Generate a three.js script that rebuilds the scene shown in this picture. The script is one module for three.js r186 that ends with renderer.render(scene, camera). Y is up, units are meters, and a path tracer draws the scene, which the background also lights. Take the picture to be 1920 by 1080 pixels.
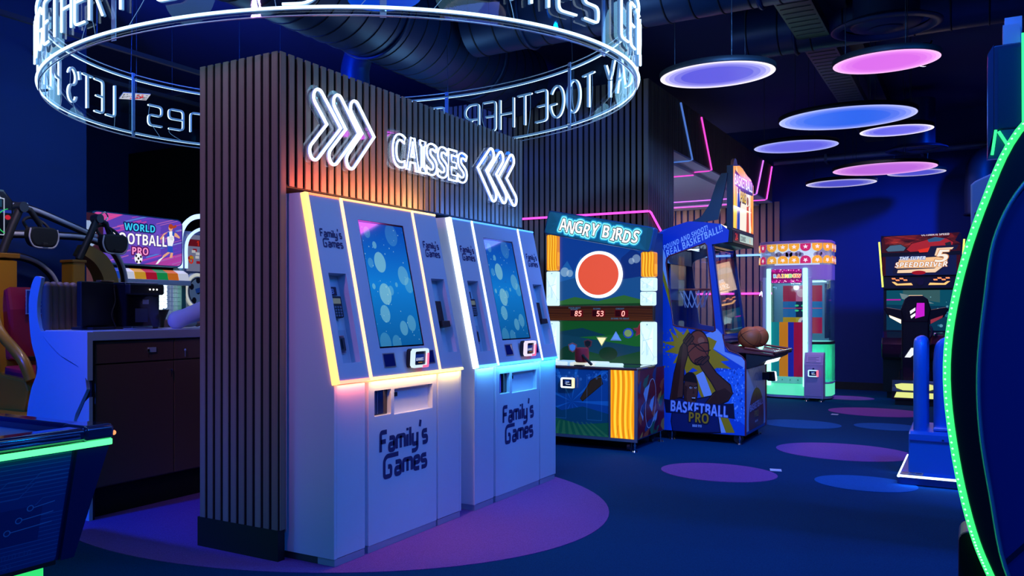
import * as THREE from 'three';
import { RoundedBoxGeometry } from 'three/addons/geometries/RoundedBoxGeometry.js';
import { mergeGeometries, toCreasedNormals } from 'three/addons/utils/BufferGeometryUtils.js';
import { RectAreaLightUniformsLib } from 'three/addons/lights/RectAreaLightUniformsLib.js';
import { FontLoader } from 'three/addons/loaders/FontLoader.js';
import { MarchingCubes } from 'three/addons/objects/MarchingCubes.js';

// ---------- camera, exposure ----------
const renderer = new THREE.WebGLRenderer({ antialias: true });
renderer.toneMapping = THREE.LinearToneMapping;
renderer.toneMappingExposure = 1.0;
renderer.shadowMap.enabled = true;
RectAreaLightUniformsLib.init();
const scene = new THREE.Scene();
scene.background = new THREE.Color(0, 0, 0);
const FOCAL = 1694.5;                       // shifted lens: optical axis at (625, 580) of the 1920 x 1080 picture
const camera = new THREE.PerspectiveCamera(2 * Math.atan(580 / FOCAL) * 180 / Math.PI, 2590 / 1160, 0.05, 80);
camera.setViewOffset(2590, 1160, 670, 0, 1920, 1080);
camera.position.set(-3.8937, 1.4, 3.1426);
camera.lookAt(-3.8937 + 0.81518, 1.4, 3.1426 - 0.57921);

// ---------- colours of light ----------
const BLUE = [0.01, 0.17, 1.0], VIOLET = [0.10, 0.19, 1.0], PINK = [0.8, 0.1, 0.9], WHITE = [0.62, 0.78, 1.0], GREEN = [0.05, 1.0, 0.22], MINT = [0.25, 1.0, 0.62];

// ---------- helpers ----------
const V = (x, y, z) => new THREE.Vector3(x, y, z);
let seed = 20240;
const rnd = () => { seed = (seed * 1664525 + 1013904223) >>> 0; return seed / 4294967296; };
const lin = (r, g, b) => new THREE.Color().setRGB(r, g, b);
function mat(c, rough = 0.6, metal = 0, extra = {}) {
  const color = Array.isArray(c) ? lin(...c) : new THREE.Color(c);
  return new THREE.MeshPhysicalMaterial({ color, roughness: rough, metalness: metal, ...extra });
}
const glow = (c, k = 1, base = [0.02, 0.02, 0.02]) => new THREE.MeshStandardMaterial({ color: lin(...base), emissive: lin(...c), emissiveIntensity: k, roughness: 0.4 });
const used = {};
function numbered(n) { if (!(n in used)) { used[n] = 0; return n; } used[n]++; return n + '_' + String(used[n]).padStart(3, '0'); }
function setup(o) { o.castShadow = true; o.receiveShadow = true; return o; }
function thing(name, label, category, [x, y, z] = [0, 0, 0], turn = 0, group) {
  const o = new THREE.Group(); o.name = numbered(name); o.position.set(x, y, z); o.rotation.y = turn; scene.add(o);
  o.userData = { label, category }; if (group) o.userData.group = group;
  return o;
}
function part(name, g, m, parent, label) {
  const o = setup(new THREE.Mesh(Array.isArray(g) ? merge(g) : g, m)); o.name = name; parent.add(o);
  if (label) o.userData.label = label;
  return o;
}
function single(name, g, m, label, category, pos, group) {
  const o = setup(new THREE.Mesh(Array.isArray(g) ? merge(g) : g, m)); o.name = numbered(name); scene.add(o);
  if (pos) o.position.set(...pos);
  o.userData = { label, category }; if (group) o.userData.group = group;
  return o;
}
function struct(name, g, m, label) {
  const o = g ? setup(new THREE.Mesh(Array.isArray(g) ? merge(g) : g, m)) : new THREE.Group();
  o.name = numbered(name); scene.add(o); o.userData = { label, category: name.split('_')[0], kind: 'structure' };
  return o;
}
function merge(list) {
  list = list.map((g) => { g = g.index ? g.toNonIndexed() : g; for (const k of Object.keys(g.attributes)) if (!['position', 'normal', 'uv'].includes(k)) g.deleteAttribute(k); if (!g.attributes.uv) g.setAttribute('uv', new THREE.BufferAttribute(new Float32Array(g.attributes.position.count * 2), 2)); if (!g.attributes.normal) g.computeVertexNormals(); return g; });
  return list.length === 1 ? list[0] : mergeGeometries(list);
}
// box with centre (x, y, z); r rounds the edges
function bx(w, h, d, x = 0, y = 0, z = 0, r = 0) {
  const g = r > 0 ? new RoundedBoxGeometry(w, h, d, 2, Math.min(r, w / 2.01, h / 2.01, d / 2.01)) : new THREE.BoxGeometry(w, h, d);
  return g.translate(x, y, z);
}
// box from corner to corner
const bc = (x0, x1, y0, y1, z0, z1, r = 0) => bx(x1 - x0, y1 - y0, z1 - z0, (x0 + x1) / 2, (y0 + y1) / 2, (z0 + z1) / 2, r);
const cyl = (r0, r1, h, x = 0, y = 0, z = 0, n = 24, axis = 'y') => {
  const g = new THREE.CylinderGeometry(r0, r1, h, n);
  if (axis === 'x') g.rotateZ(Math.PI / 2); if (axis === 'z') g.rotateX(Math.PI / 2);
  return g.translate(x, y, z);
};
const sph = (r, x = 0, y = 0, z = 0, n = 20) => new THREE.SphereGeometry(r, n, Math.round(n * 0.7)).translate(x, y, z);
const shape = (pts, holes = []) => {
  const s = new THREE.Shape(pts.map((p) => new THREE.Vector2(p[0], p[1])));
  for (const h of holes) s.holes.push(new THREE.Path(h.map((p) => new THREE.Vector2(p[0], p[1]))));
  return s;
};
function exZ(pts, z0, z1, holes = [], bev = 0) {
  const s = pts.isShape ? pts : shape(pts, holes);
  return new THREE.ExtrudeGeometry(s, { depth: z1 - z0 - 2 * bev, bevelEnabled: bev > 0, bevelThickness: bev, bevelSize: bev, bevelOffset: -bev, bevelSegments: 2, curveSegments: 12 }).translate(0, 0, z0 + bev);
}
// profile in (z, y), swept along x from x0 to x1
function exX(pts, x0, x1, holes = [], bev = 0) {
  const f = (l) => l.map(([z, y]) => [-z, y]);
  return exZ(f(pts), 0, x1 - x0, holes.map(f), bev).rotateY(Math.PI / 2).translate(x0, 0, 0);
}
function fitUV(g, x0, x1, y0, y1) {
  const p = g.attributes.position, uv = new Float32Array(p.count * 2);
  for (let i = 0; i < p.count; i++) { uv[2 * i] = (p.getX(i) - x0) / (x1 - x0); uv[2 * i + 1] = (p.getY(i) - y0) / (y1 - y0); }
  g.setAttribute('uv', new THREE.BufferAttribute(uv, 2));
  return g;
}
// flat print cut to an outline: faces +z at depth z, uv over the box x0..x1, y0..y1
function flat(pts, z, box, holes = []) {
  const g = new THREE.ShapeGeometry(pts.isShape ? pts : shape(pts, holes), 12);
  const b = box ?? [Math.min(...pts.map((p) => p[0])), Math.max(...pts.map((p) => p[0])), Math.min(...pts.map((p) => p[1])), Math.max(...pts.map((p) => p[1]))];
  return fitUV(g, ...b).translate(0, 0, z);
}
const rect = (x0, x1, y0, y1) => [[x0, y0], [x1, y0], [x1, y1], [x0, y1]];
function rrect(x0, x1, y0, y1, r, n = 5) {
  const o = [];
  for (const [cx, cy, a] of [[x1 - r, y0 + r, -90], [x1 - r, y1 - r, 0], [x0 + r, y1 - r, 90], [x0 + r, y0 + r, 180]])
    for (let i = 0; i <= n; i++) { const t = (a + 90 * i / n) * Math.PI / 180; o.push([cx + r * Math.cos(t), cy + r * Math.sin(t)]); }
  return o;
}
const arc = (cx, cy, rx, ry, a0, a1, n = 12) => Array.from({ length: n + 1 }, (_, i) => { const t = (a0 + (a1 - a0) * i / n) * Math.PI / 180; return [cx + rx * Math.cos(t), cy + ry * Math.sin(t)]; });
function smooth(pts, n = 40, closed = false) { return new THREE.CatmullRomCurve3(pts.map((p) => V(p[0], p[1], p[2] ?? 0)), closed, 'centripetal').getPoints(n).map((v) => [v.x, v.y, v.z]); }
function roundPoly(pts, r, n = 4) {
  const o = [];
  pts.forEach((p, i) => {
    if (i === 0 || i === pts.length - 1) return o.push(p);
    const a = pts[i - 1], b = pts[i + 1], da = Math.hypot(a[0] - p[0], a[1] - p[1]), db = Math.hypot(b[0] - p[0], b[1] - p[1]), k = Math.min(r, da / 2.1, db / 2.1);
    const A = [p[0] + (a[0] - p[0]) * k / da, p[1] + (a[1] - p[1]) * k / da], B = [p[0] + (b[0] - p[0]) * k / db, p[1] + (b[1] - p[1]) * k / db];
    for (let j = 0; j <= n; j++) { const t = j / n, u = 1 - t; o.push([u * u * A[0] + 2 * u * t * p[0] + t * t * B[0], u * u * A[1] + 2 * u * t * p[1] + t * t * B[1]]); }
  });
  return o;
}
// tube swept along a list of Vector3 with mitred corners
function sweep(pts, r, n = 8, closed = false) {
  const P = pts.map((p) => (p.isVector3 ? p : V(...p))), N = P.length, pos = [], idx = [], nor = [];
  const dir = (i, j) => P[j].clone().sub(P[i]).normalize();
  let ref = null;
  for (let i = 0; i < N; i++) {
    const a = closed ? dir((i - 1 + N) % N, i) : i > 0 ? dir(i - 1, i) : dir(0, 1), b = closed ? dir(i, (i + 1) % N) : i < N - 1 ? dir(i, i + 1) : a;
    const t = a.clone().add(b).normalize(); if (t.lengthSq() < 0.1) t.copy(a);
    if (!ref) { ref = Math.abs(t.y) < 0.9 ? V(0, 1, 0) : V(1, 0, 0); }
    const u = ref.clone().addScaledVector(t, -ref.dot(t)).normalize(), v = t.clone().cross(u); ref = u.clone();
    const bend = b.clone().sub(a), k = Math.min(1.6, 1 / Math.max(0.3, t.dot(b)));
    const bn = bend.lengthSq() > 1e-9 ? bend.normalize() : null;
    for (let j = 0; j < n; j++) {
      const w = j / n * Math.PI * 2, d = u.clone().multiplyScalar(Math.cos(w)).addScaledVector(v, Math.sin(w)), off = d.clone();
      if (bn) off.addScaledVector(bn, d.dot(bn) * (k - 1));
      pos.push(P[i].x + off.x * r, P[i].y + off.y * r, P[i].z + off.z * r); nor.push(d.x, d.y, d.z);
    }
  }
  const M = closed ? N : N - 1;
  for (let i = 0; i < M; i++) for (let j = 0; j < n; j++) {
    const A = i * n + j, B = i * n + (j + 1) % n, C = ((i + 1) % N) * n + j, D = ((i + 1) % N) * n + (j + 1) % n;
    idx.push(A, B, C, B, D, C);
  }
  if (!closed) for (const [e, s] of [[0, 1], [N - 1, -1]]) for (let j = 1; j < n - 1; j++) s > 0 ? idx.push(e * n, e * n + j + 1, e * n + j) : idx.push(e * n, e * n + j, e * n + j + 1);
  const g = new THREE.BufferGeometry();
  g.setAttribute('position', new THREE.BufferAttribute(new Float32Array(pos), 3));
  g.setAttribute('normal', new THREE.BufferAttribute(new Float32Array(nor), 3));
  g.setIndex(idx);
  return g;
}
// flat strokes of width w in the xy plane, facing +z
function ribbon(polys, w) {
  const pos = [], idx = [];
  for (const P of polys) {
    const base = pos.length / 3;
    P.forEach((p, i) => {
      const a = P[Math.max(0, i - 1)], b = P[Math.min(P.length - 1, i + 1)];
      const d1 = i > 0 ? norm2(p[0] - a[0], p[1] - a[1]) : norm2(b[0] - p[0], b[1] - p[1]), d2 = i < P.length - 1 ? norm2(b[0] - p[0], b[1] - p[1]) : d1;
      const t = norm2(d1[0] + d2[0], d1[1] + d2[1]), k = Math.min(2, 1 / Math.max(0.4, t[0] * d2[0] + t[1] * d2[1])) * w / 2;
      pos.push(p[0] - t[1] * k, p[1] + t[0] * k, 0, p[0] + t[1] * k, p[1] - t[0] * k, 0);
      if (i > 0) { const q = base + 2 * i; idx.push(q - 2, q - 1, q, q, q - 1, q + 1); }
    });
  }
  const g = new THREE.BufferGeometry();
  g.setAttribute('position', new THREE.BufferAttribute(new Float32Array(pos), 3));
  g.setIndex(idx); g.computeVertexNormals();
  return g;
}
const norm2 = (x, y) => { const l = Math.hypot(x, y) || 1; return [x / l, y / l]; };
function canvas(w, h, draw) {
  const c = document.createElement('canvas'); c.width = w; c.height = h;
  const g = c.getContext('2d'); draw(g, w, h);
  const t = new THREE.CanvasTexture(c); t.colorSpace = THREE.SRGBColorSpace; t.magFilter = THREE.LinearFilter;
  return t;
}
const printed = (t, rough = 0.35, extra = {}) => new THREE.MeshPhysicalMaterial({ map: t, roughness: rough, ...extra });
const backlit = (t, k = 1, extra = {}) => new THREE.MeshPhysicalMaterial({ color: 0x0a0a0a, emissive: 0xffffff, emissiveMap: t, emissiveIntensity: k, roughness: 0.25, ...extra });
// a lamp's light: rectangle w x h at p, facing towards q
function area(c, k, w, h, p, q) {
  const l = new THREE.RectAreaLight(lin(...c), k, w, h); l.position.set(...p); l.lookAt(...q); scene.add(l); l.name = 'area_lamp'; return l;
}
function point(c, k, p, soft = 2) { const l = new THREE.PointLight(lin(...c), k); l.position.set(...p); l.castShadow = true; l.shadow.radius = soft; l.name = 'lamp'; scene.add(l); return l; }
function text(g, s, x, y, px, fill, o = {}) {
  g.save(); g.translate(x, y); if (o.rot) g.rotate(o.rot); g.scale(o.sx ?? 1, o.sy ?? 1); if (o.skew) g.transform(1, 0, o.skew, 1, 0, 0);
  g.font = (o.font ?? 'bold ') + px + 'px ' + (o.fam ?? 'sans-serif'); g.textAlign = o.align ?? 'center'; g.textBaseline = 'middle'; g.lineJoin = 'round';
  if (o.stroke) { g.lineWidth = o.lw ?? px * 0.18; g.strokeStyle = o.stroke; g.strokeText(s, 0, 0); }
  g.fillStyle = fill; g.fillText(s, 0, 0); g.restore();
}
function pathFill(g, pts, fill, stroke, lw) {
  g.beginPath(); pts.forEach((p, i) => (i ? g.lineTo(p[0], p[1]) : g.moveTo(p[0], p[1]))); g.closePath();
  if (fill) { g.fillStyle = fill; g.fill(); } if (stroke) { g.strokeStyle = stroke; g.lineWidth = lw ?? 2; g.lineJoin = 'round'; g.stroke(); }
}
function dot(g, x, y, r, fill, ry) { g.beginPath(); g.ellipse(x, y, r, ry ?? r, 0, 0, 7); g.fillStyle = fill; g.fill(); }

// stroke letters, cap height 1
const GLYPH = {
  L: [0.42, [[0, 1], [0, 0], [0.42, 0]]],
  E: [0.42, [[0.42, 1], [0, 1], [0, 0], [0.42, 0]], [[0, 0.5], [0.34, 0.5]]],
  T: [0.5, [[0, 1], [0.5, 1]], [[0.25, 1], [0.25, 0]]],
  "'": [0.08, [[0.06, 1], [0.0, 0.76]]],
  S: [0.48, [...arc(0.24, 0.75, 0.24, 0.25, 15, 270, 14), ...arc(0.24, 0.25, 0.24, 0.25, 90, -165, 14).slice(1)]],
  P: [0.46, [[0, 0], [0, 1], [0.2, 1], ...arc(0.22, 0.73, 0.24, 0.27, 80, -80, 10), [0.2, 0.46], [0, 0.46]]],
  A: [0.56, [[0, 0], [0.28, 1], [0.56, 0]], [[0.1, 0.34], [0.46, 0.34]]],
  Y: [0.5, [[0, 1], [0.25, 0.48], [0.5, 1]], [[0.25, 0.48], [0.25, 0]]],
  O: [0.54, arc(0.27, 0.5, 0.27, 0.5, 90, 450, 28)],
  G: [0.52, [...arc(0.27, 0.5, 0.27, 0.5, 35, 345, 24), [0.53, 0.44], [0.3, 0.44]]],
  H: [0.48, [[0, 0], [0, 1]], [[0.48, 0], [0.48, 1]], [[0, 0.5], [0.48, 0.5]]],
  R: [0.48, [[0, 0], [0, 1], [0.2, 1], ...arc(0.22, 0.74, 0.24, 0.26, 80, -80, 10), [0.2, 0.48], [0, 0.48]], [[0.22, 0.48], [0.48, 0]]],
  ' ': [0.3],
};
const TECHNO = {
  F: [0.6, [[0.6, 1], [0, 1], [0, 0]], [[0.0, 0.52], [0.5, 0.52]]],
  a: [0.5, [[0.02, 0.64], [0.5, 0.64], [0.5, 0], [0, 0], [0, 0.33], [0.5, 0.33]]],
  m: [0.84, [[0, 0], [0, 0.64], [0.84, 0.64], [0.84, 0]], [[0.42, 0.64], [0.42, 0]]],
  i: [0.06, [[0.03, 0], [0.03, 0.64]], [[0.03, 0.84], [0.03, 0.98]]],
  l: [0.06, [[0.03, 0], [0.03, 1]]],
  y: [0.5, [[0, 0.64], [0, 0.04], [0.5, 0.04]], [[0.5, 0.64], [0.5, -0.2], [0.3, -0.32], [-0.1, -0.32]]],
  "'": [0.1, [[0.1, 1.28], [0.02, 0.92]]],
  s: [0.48, [[0.48, 0.64], [0, 0.64], [0, 0.33], [0.48, 0.33], [0.48, 0], [0, 0]]],
  G: [0.78, [[1.3, 1.06], [0.22, 1.06], [0, 0.86], [0, 0], [0.62, 0], [0.62, 0.5], [0.34, 0.5]]],
  e: [0.5, [[0.5, 0], [0, 0], [0, 0.64], [0.5, 0.64], [0.5, 0.33], [0, 0.33]]],
  ' ': [0.3],
};
function layout(str, font, gap = 0.22) {
  let x = 0; const out = [];
  for (const ch of str) { const [w, ...polys] = font[ch]; out.push({ ch, x, w, polys }); x += w + gap; }
  return { width: x - gap, letters: out };
}

// ---------- surfaces ----------
function noiseTex(w, h, base, amp, fn) {
  const d = new Uint8Array(w * h * 4);
  for (let y = 0; y < h; y++) for (let x = 0; x < w; x++) {
    const n = fn ? fn(x, y) : rnd() * 2 - 1, i = (y * w + x) * 4;
    for (let c = 0; c < 3; c++) d[i + c] = Math.max(0, Math.min(255, base[c] * (1 + amp * n)));
    d[i + 3] = 255;
  }
  const t = new THREE.DataTexture(d, w, h); t.colorSpace = THREE.SRGBColorSpace; t.wrapS = t.wrapT = THREE.RepeatWrapping; t.magFilter = THREE.LinearFilter; t.needsUpdate = true;
  return t;
}
const pile = noiseTex(512, 512, [255, 255, 255], 0.28, () => -Math.abs(rnd() + rnd() - 1) );
pile.repeat.set(0.8, 0.8);
const CARPET = new THREE.MeshPhysicalMaterial({ specularIntensity: 0.1, map: pile, color: lin(0.002, 0.062, 0.16), roughness: 0.95, bumpMap: pile, bumpScale: 0.002 });
const CARPET_VIOLET = new THREE.MeshPhysicalMaterial({ specularIntensity: 0.1, map: pile, color: lin(0.36, 0.12, 0.42), roughness: 0.95, bumpMap: pile, bumpScale: 0.002 });
const CARPET_BLUE = new THREE.MeshPhysicalMaterial({ specularIntensity: 0.1, map: pile, color: lin(0.02, 0.17, 0.45), roughness: 0.95, bumpMap: pile, bumpScale: 0.002 });
const PAINT = mat([0.002, 0.032, 0.19], 0.8), CEIL = mat([0.03, 0.045, 0.2], 0.9);
const BLACK = mat([0.012, 0.012, 0.014], 0.55), FELT = mat([0.004, 0.004, 0.005], 0.95), GLOSSBLACK = mat([0.008, 0.008, 0.012], 0.12, 0, { clearcoat: 0.6, clearcoatRoughness: 0.05 });
const STEEL = mat([0.55, 0.57, 0.6], 0.25, 1), CHROME = mat([0.8, 0.8, 0.82], 0.08, 1), DARKSTEEL = mat([0.1, 0.11, 0.13], 0.4, 0.8), ALU = mat([0.5, 0.52, 0.56], 0.35, 0.9);
const DUCT = mat([0.012, 0.045, 0.15], 0.4, 0.25), DUCT_SEAM = mat([0.006, 0.012, 0.03], 0.5, 0.3);
const WHITE_LAM = mat([0.78, 0.78, 0.8], 0.42), WHITE_PAINT = mat([0.75, 0.75, 0.78], 0.6), PANEL_LILAC = mat([0.7, 0.68, 0.76], 0.5);
const RUBBER = mat([0.02, 0.02, 0.022], 0.8);
const GLASS = new THREE.MeshPhysicalMaterial({ color: lin(0.96, 0.98, 1), transmission: 1, thickness: 0, roughness: 0.02, ior: 1.5 });
const ACRYLIC = new THREE.MeshPhysicalMaterial({ color: lin(0.93, 0.97, 1), transmission: 1, thickness: 0, roughness: 0.03, ior: 1.42 });
const grain = canvas(128, 512, (g, w, h) => {
  g.fillStyle = '#fff'; g.fillRect(0, 0, w, h);
  for (let i = 0; i < 260; i++) { const x = rnd() * w, a = 0.03 + rnd() * 0.12; g.strokeStyle = `rgba(60,40,25,${a})`; g.lineWidth = 0.5 + rnd() * 2; g.beginPath(); g.moveTo(x, 0); g.bezierCurveTo(x + rnd() * 8 - 4, h * 0.3, x + rnd() * 8 - 4, h * 0.7, x + rnd() * 6 - 3, h); g.stroke(); }
});
grain.wrapS = grain.wrapT = THREE.RepeatWrapping;
const WOOD = [[0.48, 0.36, 0.27], [0.43, 0.31, 0.23], [0.52, 0.40, 0.30], [0.46, 0.33, 0.25]].map((c) => new THREE.MeshStandardMaterial({ color: lin(...c), map: grain, roughness: 0.6 }));
const slatCache = {};
function slatGeo(h, w) { const k = h.toFixed(3) + '/' + w; return slatCache[k] ??= bx(w, h, 0.010, 0, h / 2, 0.006, 0.002); }
function slat(parent, h, x, y, z, turn, w = 0.0415) {
  const o = setup(new THREE.Mesh(slatGeo(h, w), WOOD[Math.floor(rnd() * 4)])); o.name = 'slat'; o.position.set(x, y, z); o.rotation.y = turn; parent.add(o); return o;
}
const PITCH = 0.0605;

// ---------- room shell ----------
{
  const f = struct('floor', bc(-7, 14.5, -0.12, 0, -8.8, 6.8), CARPET, 'dark navy carpet floor of the arcade with round inlays');
  { const p = f.geometry.attributes.position, n = f.geometry.attributes.normal, uv = f.geometry.attributes.uv; for (let i = 0; i < p.count; i++) if (n.getY(i) > 0.5) uv.setXY(i, p.getX(i), p.getZ(i)); }
  const inlay = (x, z, r, m, y = 0.0015) => { const g = new THREE.CylinderGeometry(r, r, 0.004, 96); const p = g.attributes.position, uv = g.attributes.uv; for (let i = 0; i < p.count; i++) uv.setXY(i, p.getX(i), p.getZ(i)); const o = part('carpet_inlay', g, m, f); o.position.set(x, y, z); };
  inlay(1.64, -0.83, 2.02, CARPET_VIOLET);
  inlay(4.35, 1.34, 0.46, CARPET_VIOLET); inlay(6.25, 2.08, 0.59, CARPET_VIOLET); inlay(4.5, 2.42, 0.36, CARPET_BLUE); inlay(10.4, 2.05, 0.58, CARPET_VIOLET);
  inlay(8.7, 2.3, 0.36, CARPET_BLUE); inlay(8.4, 1.4, 0.44, CARPET_BLUE); inlay(12.45, 1.5, 0.36, CARPET_VIOLET);
  struct('ceiling', bc(-7, 14.5, 4.7, 4.9, -8.8, 6.8), CEIL, 'dark painted ceiling slab above the ducts');
  const wb = struct('wall_back', bc(14.2, 14.5, 0, 4.7, -8.8, 6.8), PAINT, 'deep blue painted far wall behind the prize tower');
  part('baseboard', bc(14.17, 14.2, 0, 0.13, 0.35, 6.5), BLACK, wb);
  for (let z = 0.2, i = 0; z > -3.4; z -= 0.115, i++) { const o = setup(new THREE.Mesh(slatBack(), WOOD[i % 4])); o.name = 'slat'; o.position.set(14.185, 0, z); o.rotation.y = Math.PI / 2; wb.add(o); }
  struct('wall_left', bc(-7, 2.04, 0, 4.7, -4.25, -4.1), PAINT, 'deep blue wall on the left behind the ride');
  struct('wall_alcove', bc(-7, 14.5, 0, 4.7, -8.8, -8.5), PAINT, 'deep blue alcove wall behind the football machines');
  struct('wall_right', bc(-7, 14.5, 0, 4.7, 6.5, 6.8), PAINT, 'deep blue wall on the right side');
  struct('wall_front', bc(-7.3, -7, 0, 4.7, -8.8, 6.8), PAINT, 'deep blue wall behind the photographer');
}
function slatBack() { return slatCache.back ??= bx(0.085, 3.36, 0.03, 0, 1.68, 0, 0.003); }

// ---------- slatted portal beyond the machines ----------
{
  const w = struct('wall_portal', null, null, 'tall wall clad in vertical timber slats with a wide opening');
  part('backing', [bc(6.53, 6.75, 0, 4.02, -8.5, 0.1), bc(6.53, 7.58, 0, 4.02, -0.1, 0.1), bc(7.58, 14.2, 3.36, 4.02, -0.1, 0.1)], FELT, w);
  part('soffit', bc(6.75, 14.2, 3.3, 3.358, -8.5, -0.1), PANEL_LILAC, w);
  part('soffit_edge', bc(7.58, 14.2, 3.34, 3.362, -0.1, 0.12), PANEL_LILAC, w);
  part('jamb', bc(7.56, 7.585, 0, 3.36, -0.1, 0.12), WOOD[1], w);
  for (let z = 0.09; z > -3.6; z -= 0.069) slat(w, 4.0, 6.521, 0.02, z, Math.PI / 2, 0.047);
  for (let x = 6.55; x < 7.55; x += 0.0765) slat(w, 4.0, x, 0.02, 0.109, 0, 0.05);
  let x = 7.6; for (; x < 9.4; x += 0.0765) slat(w, 0.655, x, 3.364, 0.109, 0, 0.05);
  const far = []; for (; x < 14.18; x += 0.0765) far.push(bx(0.05, 0.655, 0.016, x, 3.364 + 0.3275, 0.109));
  part('slat_row', far, WOOD[0], w).userData.kind = 'stuff';
}

// ---------- slatted block that carries the kiosks ----------
{
  const w = struct('wall_kiosk', null, null, 'free-standing block clad in vertical timber slats around the payment kiosks');
  part('core', [bc(0.012, 3.3, 2.1, 2.825, -0.6, -0.012), bc(0.012, 0.05, 0.0, 2.1, -0.6, -0.012), bc(3.26, 3.3, 0.0, 2.1, -0.6, -0.012), bc(0.05, 3.26, 0, 2.1, -0.6, -0.5)], FELT, w);
  part('plinth', [bc(0.0, 0.06, 0, 0.175, -0.61, 0.0)], BLACK, w);
  part('lintel', bc(0.05, 3.3, 2.083, 2.1, -0.5, 0.0), BLACK, w);
  for (let i = 0; i < 10; i++) slat(w, 2.655, -0.001, 0.175, -0.026 - i * PITCH, Math.PI / 2);
  slat(w, 2.655, 0.036, 0.175, 0.0, 0, 0.0485);
  for (let i = 1; i < 43; i++) slat(w, 0.74, 0.036 + i * 0.0765, 2.09, 0.0, 0, 0.0485);
  for (let i = 0; i < 10; i++) slat(w, 2.655, 3.308, 0.175, -0.026 - i * PITCH, Math.PI / 2);
}

// ---------- ceiling services ----------
function ductRun(name, label, p0, p1, r, step) {
  const a = V(...p0), b = V(...p1), L = a.distanceTo(b), o = thing(name, label, 'duct', p0);
  o.quaternion.setFromUnitVectors(V(0, 1, 0), b.clone().sub(a).normalize());
  part('pipe', new THREE.CylinderGeometry(r, r, L, 40, 1, false).translate(0, L / 2, 0), DUCT, o);
  const rings = []; for (let y = step / 2; y < L; y += step) rings.push(new THREE.TorusGeometry(r, 0.008, 6, 40).rotateX(Math.PI / 2).translate(0, y, 0));
  part('seams', rings, DUCT_SEAM, o).userData.kind = 'stuff';
  const st = []; for (let y = 0.6; y < L; y += 2) st.push(new THREE.TorusGeometry(r + 0.012, 0.016, 6, 40).rotateX(Math.PI / 2).translate(0, y, 0));
  part('joint_collar', st, DUCT, o);
  return o;
}
ductRun('ceiling_duct', 'large round spiral duct running above the neon ring', [-3.5, 4.15, -1.4], [6.3, 4.15, -1.4], 0.42, 0.22);
ductRun('ceiling_duct', 'round spiral duct crossing right of the neon ring near the ceiling', [4.2, 4.26, -0.9], [4.2, 4.26, 6.3], 0.36, 0.22);
ductRun('ceiling_duct', 'far round duct at the upper right above the pink lamp disc', [6.75, 4.4, 1.0], [6.75, 4.4, 6.3], 0.28, 0.3);
{
  const o = thing('duct_elbow', 'short duct outlet bending down beside the slatted block', 'duct', [3.36, 3.55, -1.75]);
  part('pipe', sweep(smooth([[0, 0, 0], [0, 0.18, 0], [0.02, 0.34, 0.06], [0.04, 0.42, 0.2]], 14), 0.14, 20), DUCT, o);
  part('outlet_rim', new THREE.TorusGeometry(0.14, 0.014, 8, 28).rotateX(Math.PI / 2), DUCT, o);
}
{
  const o = thing('cable_tray', 'dark perforated cable tray running away under the ceiling', 'cable tray', [5.0, 4.2, 1.78]);
  part('base', bc(0, 8.6, 0, 0.02, -0.14, 0.14), DARKSTEEL, o);
  part('side_rail', bc(0, 8.6, 0, 0.1, -0.15, -0.14), DARKSTEEL, o); part('side_rail', bc(0, 8.6, 0, 0.1, 0.14, 0.15), DARKSTEEL, o);
  const r = []; for (let x = 0.1; x < 8.6; x += 0.16) r.push(bc(x, x + 0.02, -0.006, 0, -0.13, 0.13)); part('rungs', r, DARKSTEEL, o).userData.kind = 'stuff';
  for (let x = 0.5; x < 8.5; x += 2) { part('hanger_rod', cyl(0.005, 0.005, 0.5, x, 0.25, -0.145, 6), DARKSTEEL, o); part('hanger_rod', cyl(0.005, 0.005, 0.5, x, 0.25, 0.145, 6), DARKSTEEL, o); }
}
single('ceiling_beam', [bc(5.2, 13.9, 4.44, 4.7, 2.0, 2.06), bc(5.2, 13.9, 4.42, 4.44, 1.96, 2.1)], mat([0.05, 0.055, 0.09], 0.6, 0.2), 'dark steel beam beside the cable tray under the ceiling', 'beam');
single('ceiling_pipe', [sweep([V(13.9, 4.03, 0.2), V(13.9, 4.03, 6.4)], 0.055, 14), ...[1, 2.4, 3.8].map((z) => bc(13.84, 14.2, 3.96, 4.1, z, z + 0.04))], mat([0.2, 0.24, 0.34], 0.35, 0.6), 'slim metal pipe running along the top of the far wall', 'pipe');
for (const [x, y, z, r, l] of [[5.54, 3.9, 2.49, 0.43, 'dark round air diffuser above the pink lamp disc'], [12.2, 3.77, 2.42, 0.4, 'dark round air diffuser far back above the lowest lamp discs']]) {
  const o = thing('air_diffuser', l, 'air vent', [x, y, z]);
  part('flange', new THREE.LatheGeometry([[r * 0.78, 0.05], [r * 0.86, 0], [r, 0.015], [r, 0.03], [r * 0.8, 0.07]].map((p) => new THREE.Vector2(...p)), 48), DUCT, o);
  part('cone', new THREE.LatheGeometry([[0.01, 0.0], [r * 0.3, 0.005], [r * 0.62, 0.03], [r * 0.66, 0.06]].map((p) => new THREE.Vector2(...p)), 40), DUCT, o);
  part('inner_cone', new THREE.LatheGeometry([[0.01, -0.02], [r * 0.2, -0.018], [r * 0.32, 0.0]].map((p) => new THREE.Vector2(...p)), 32), DUCT, o);
  part('neck', cyl(r * 0.6, r * 0.6, 0.7, 0, 0.41, 0, 40), DUCT, o);
}
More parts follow.
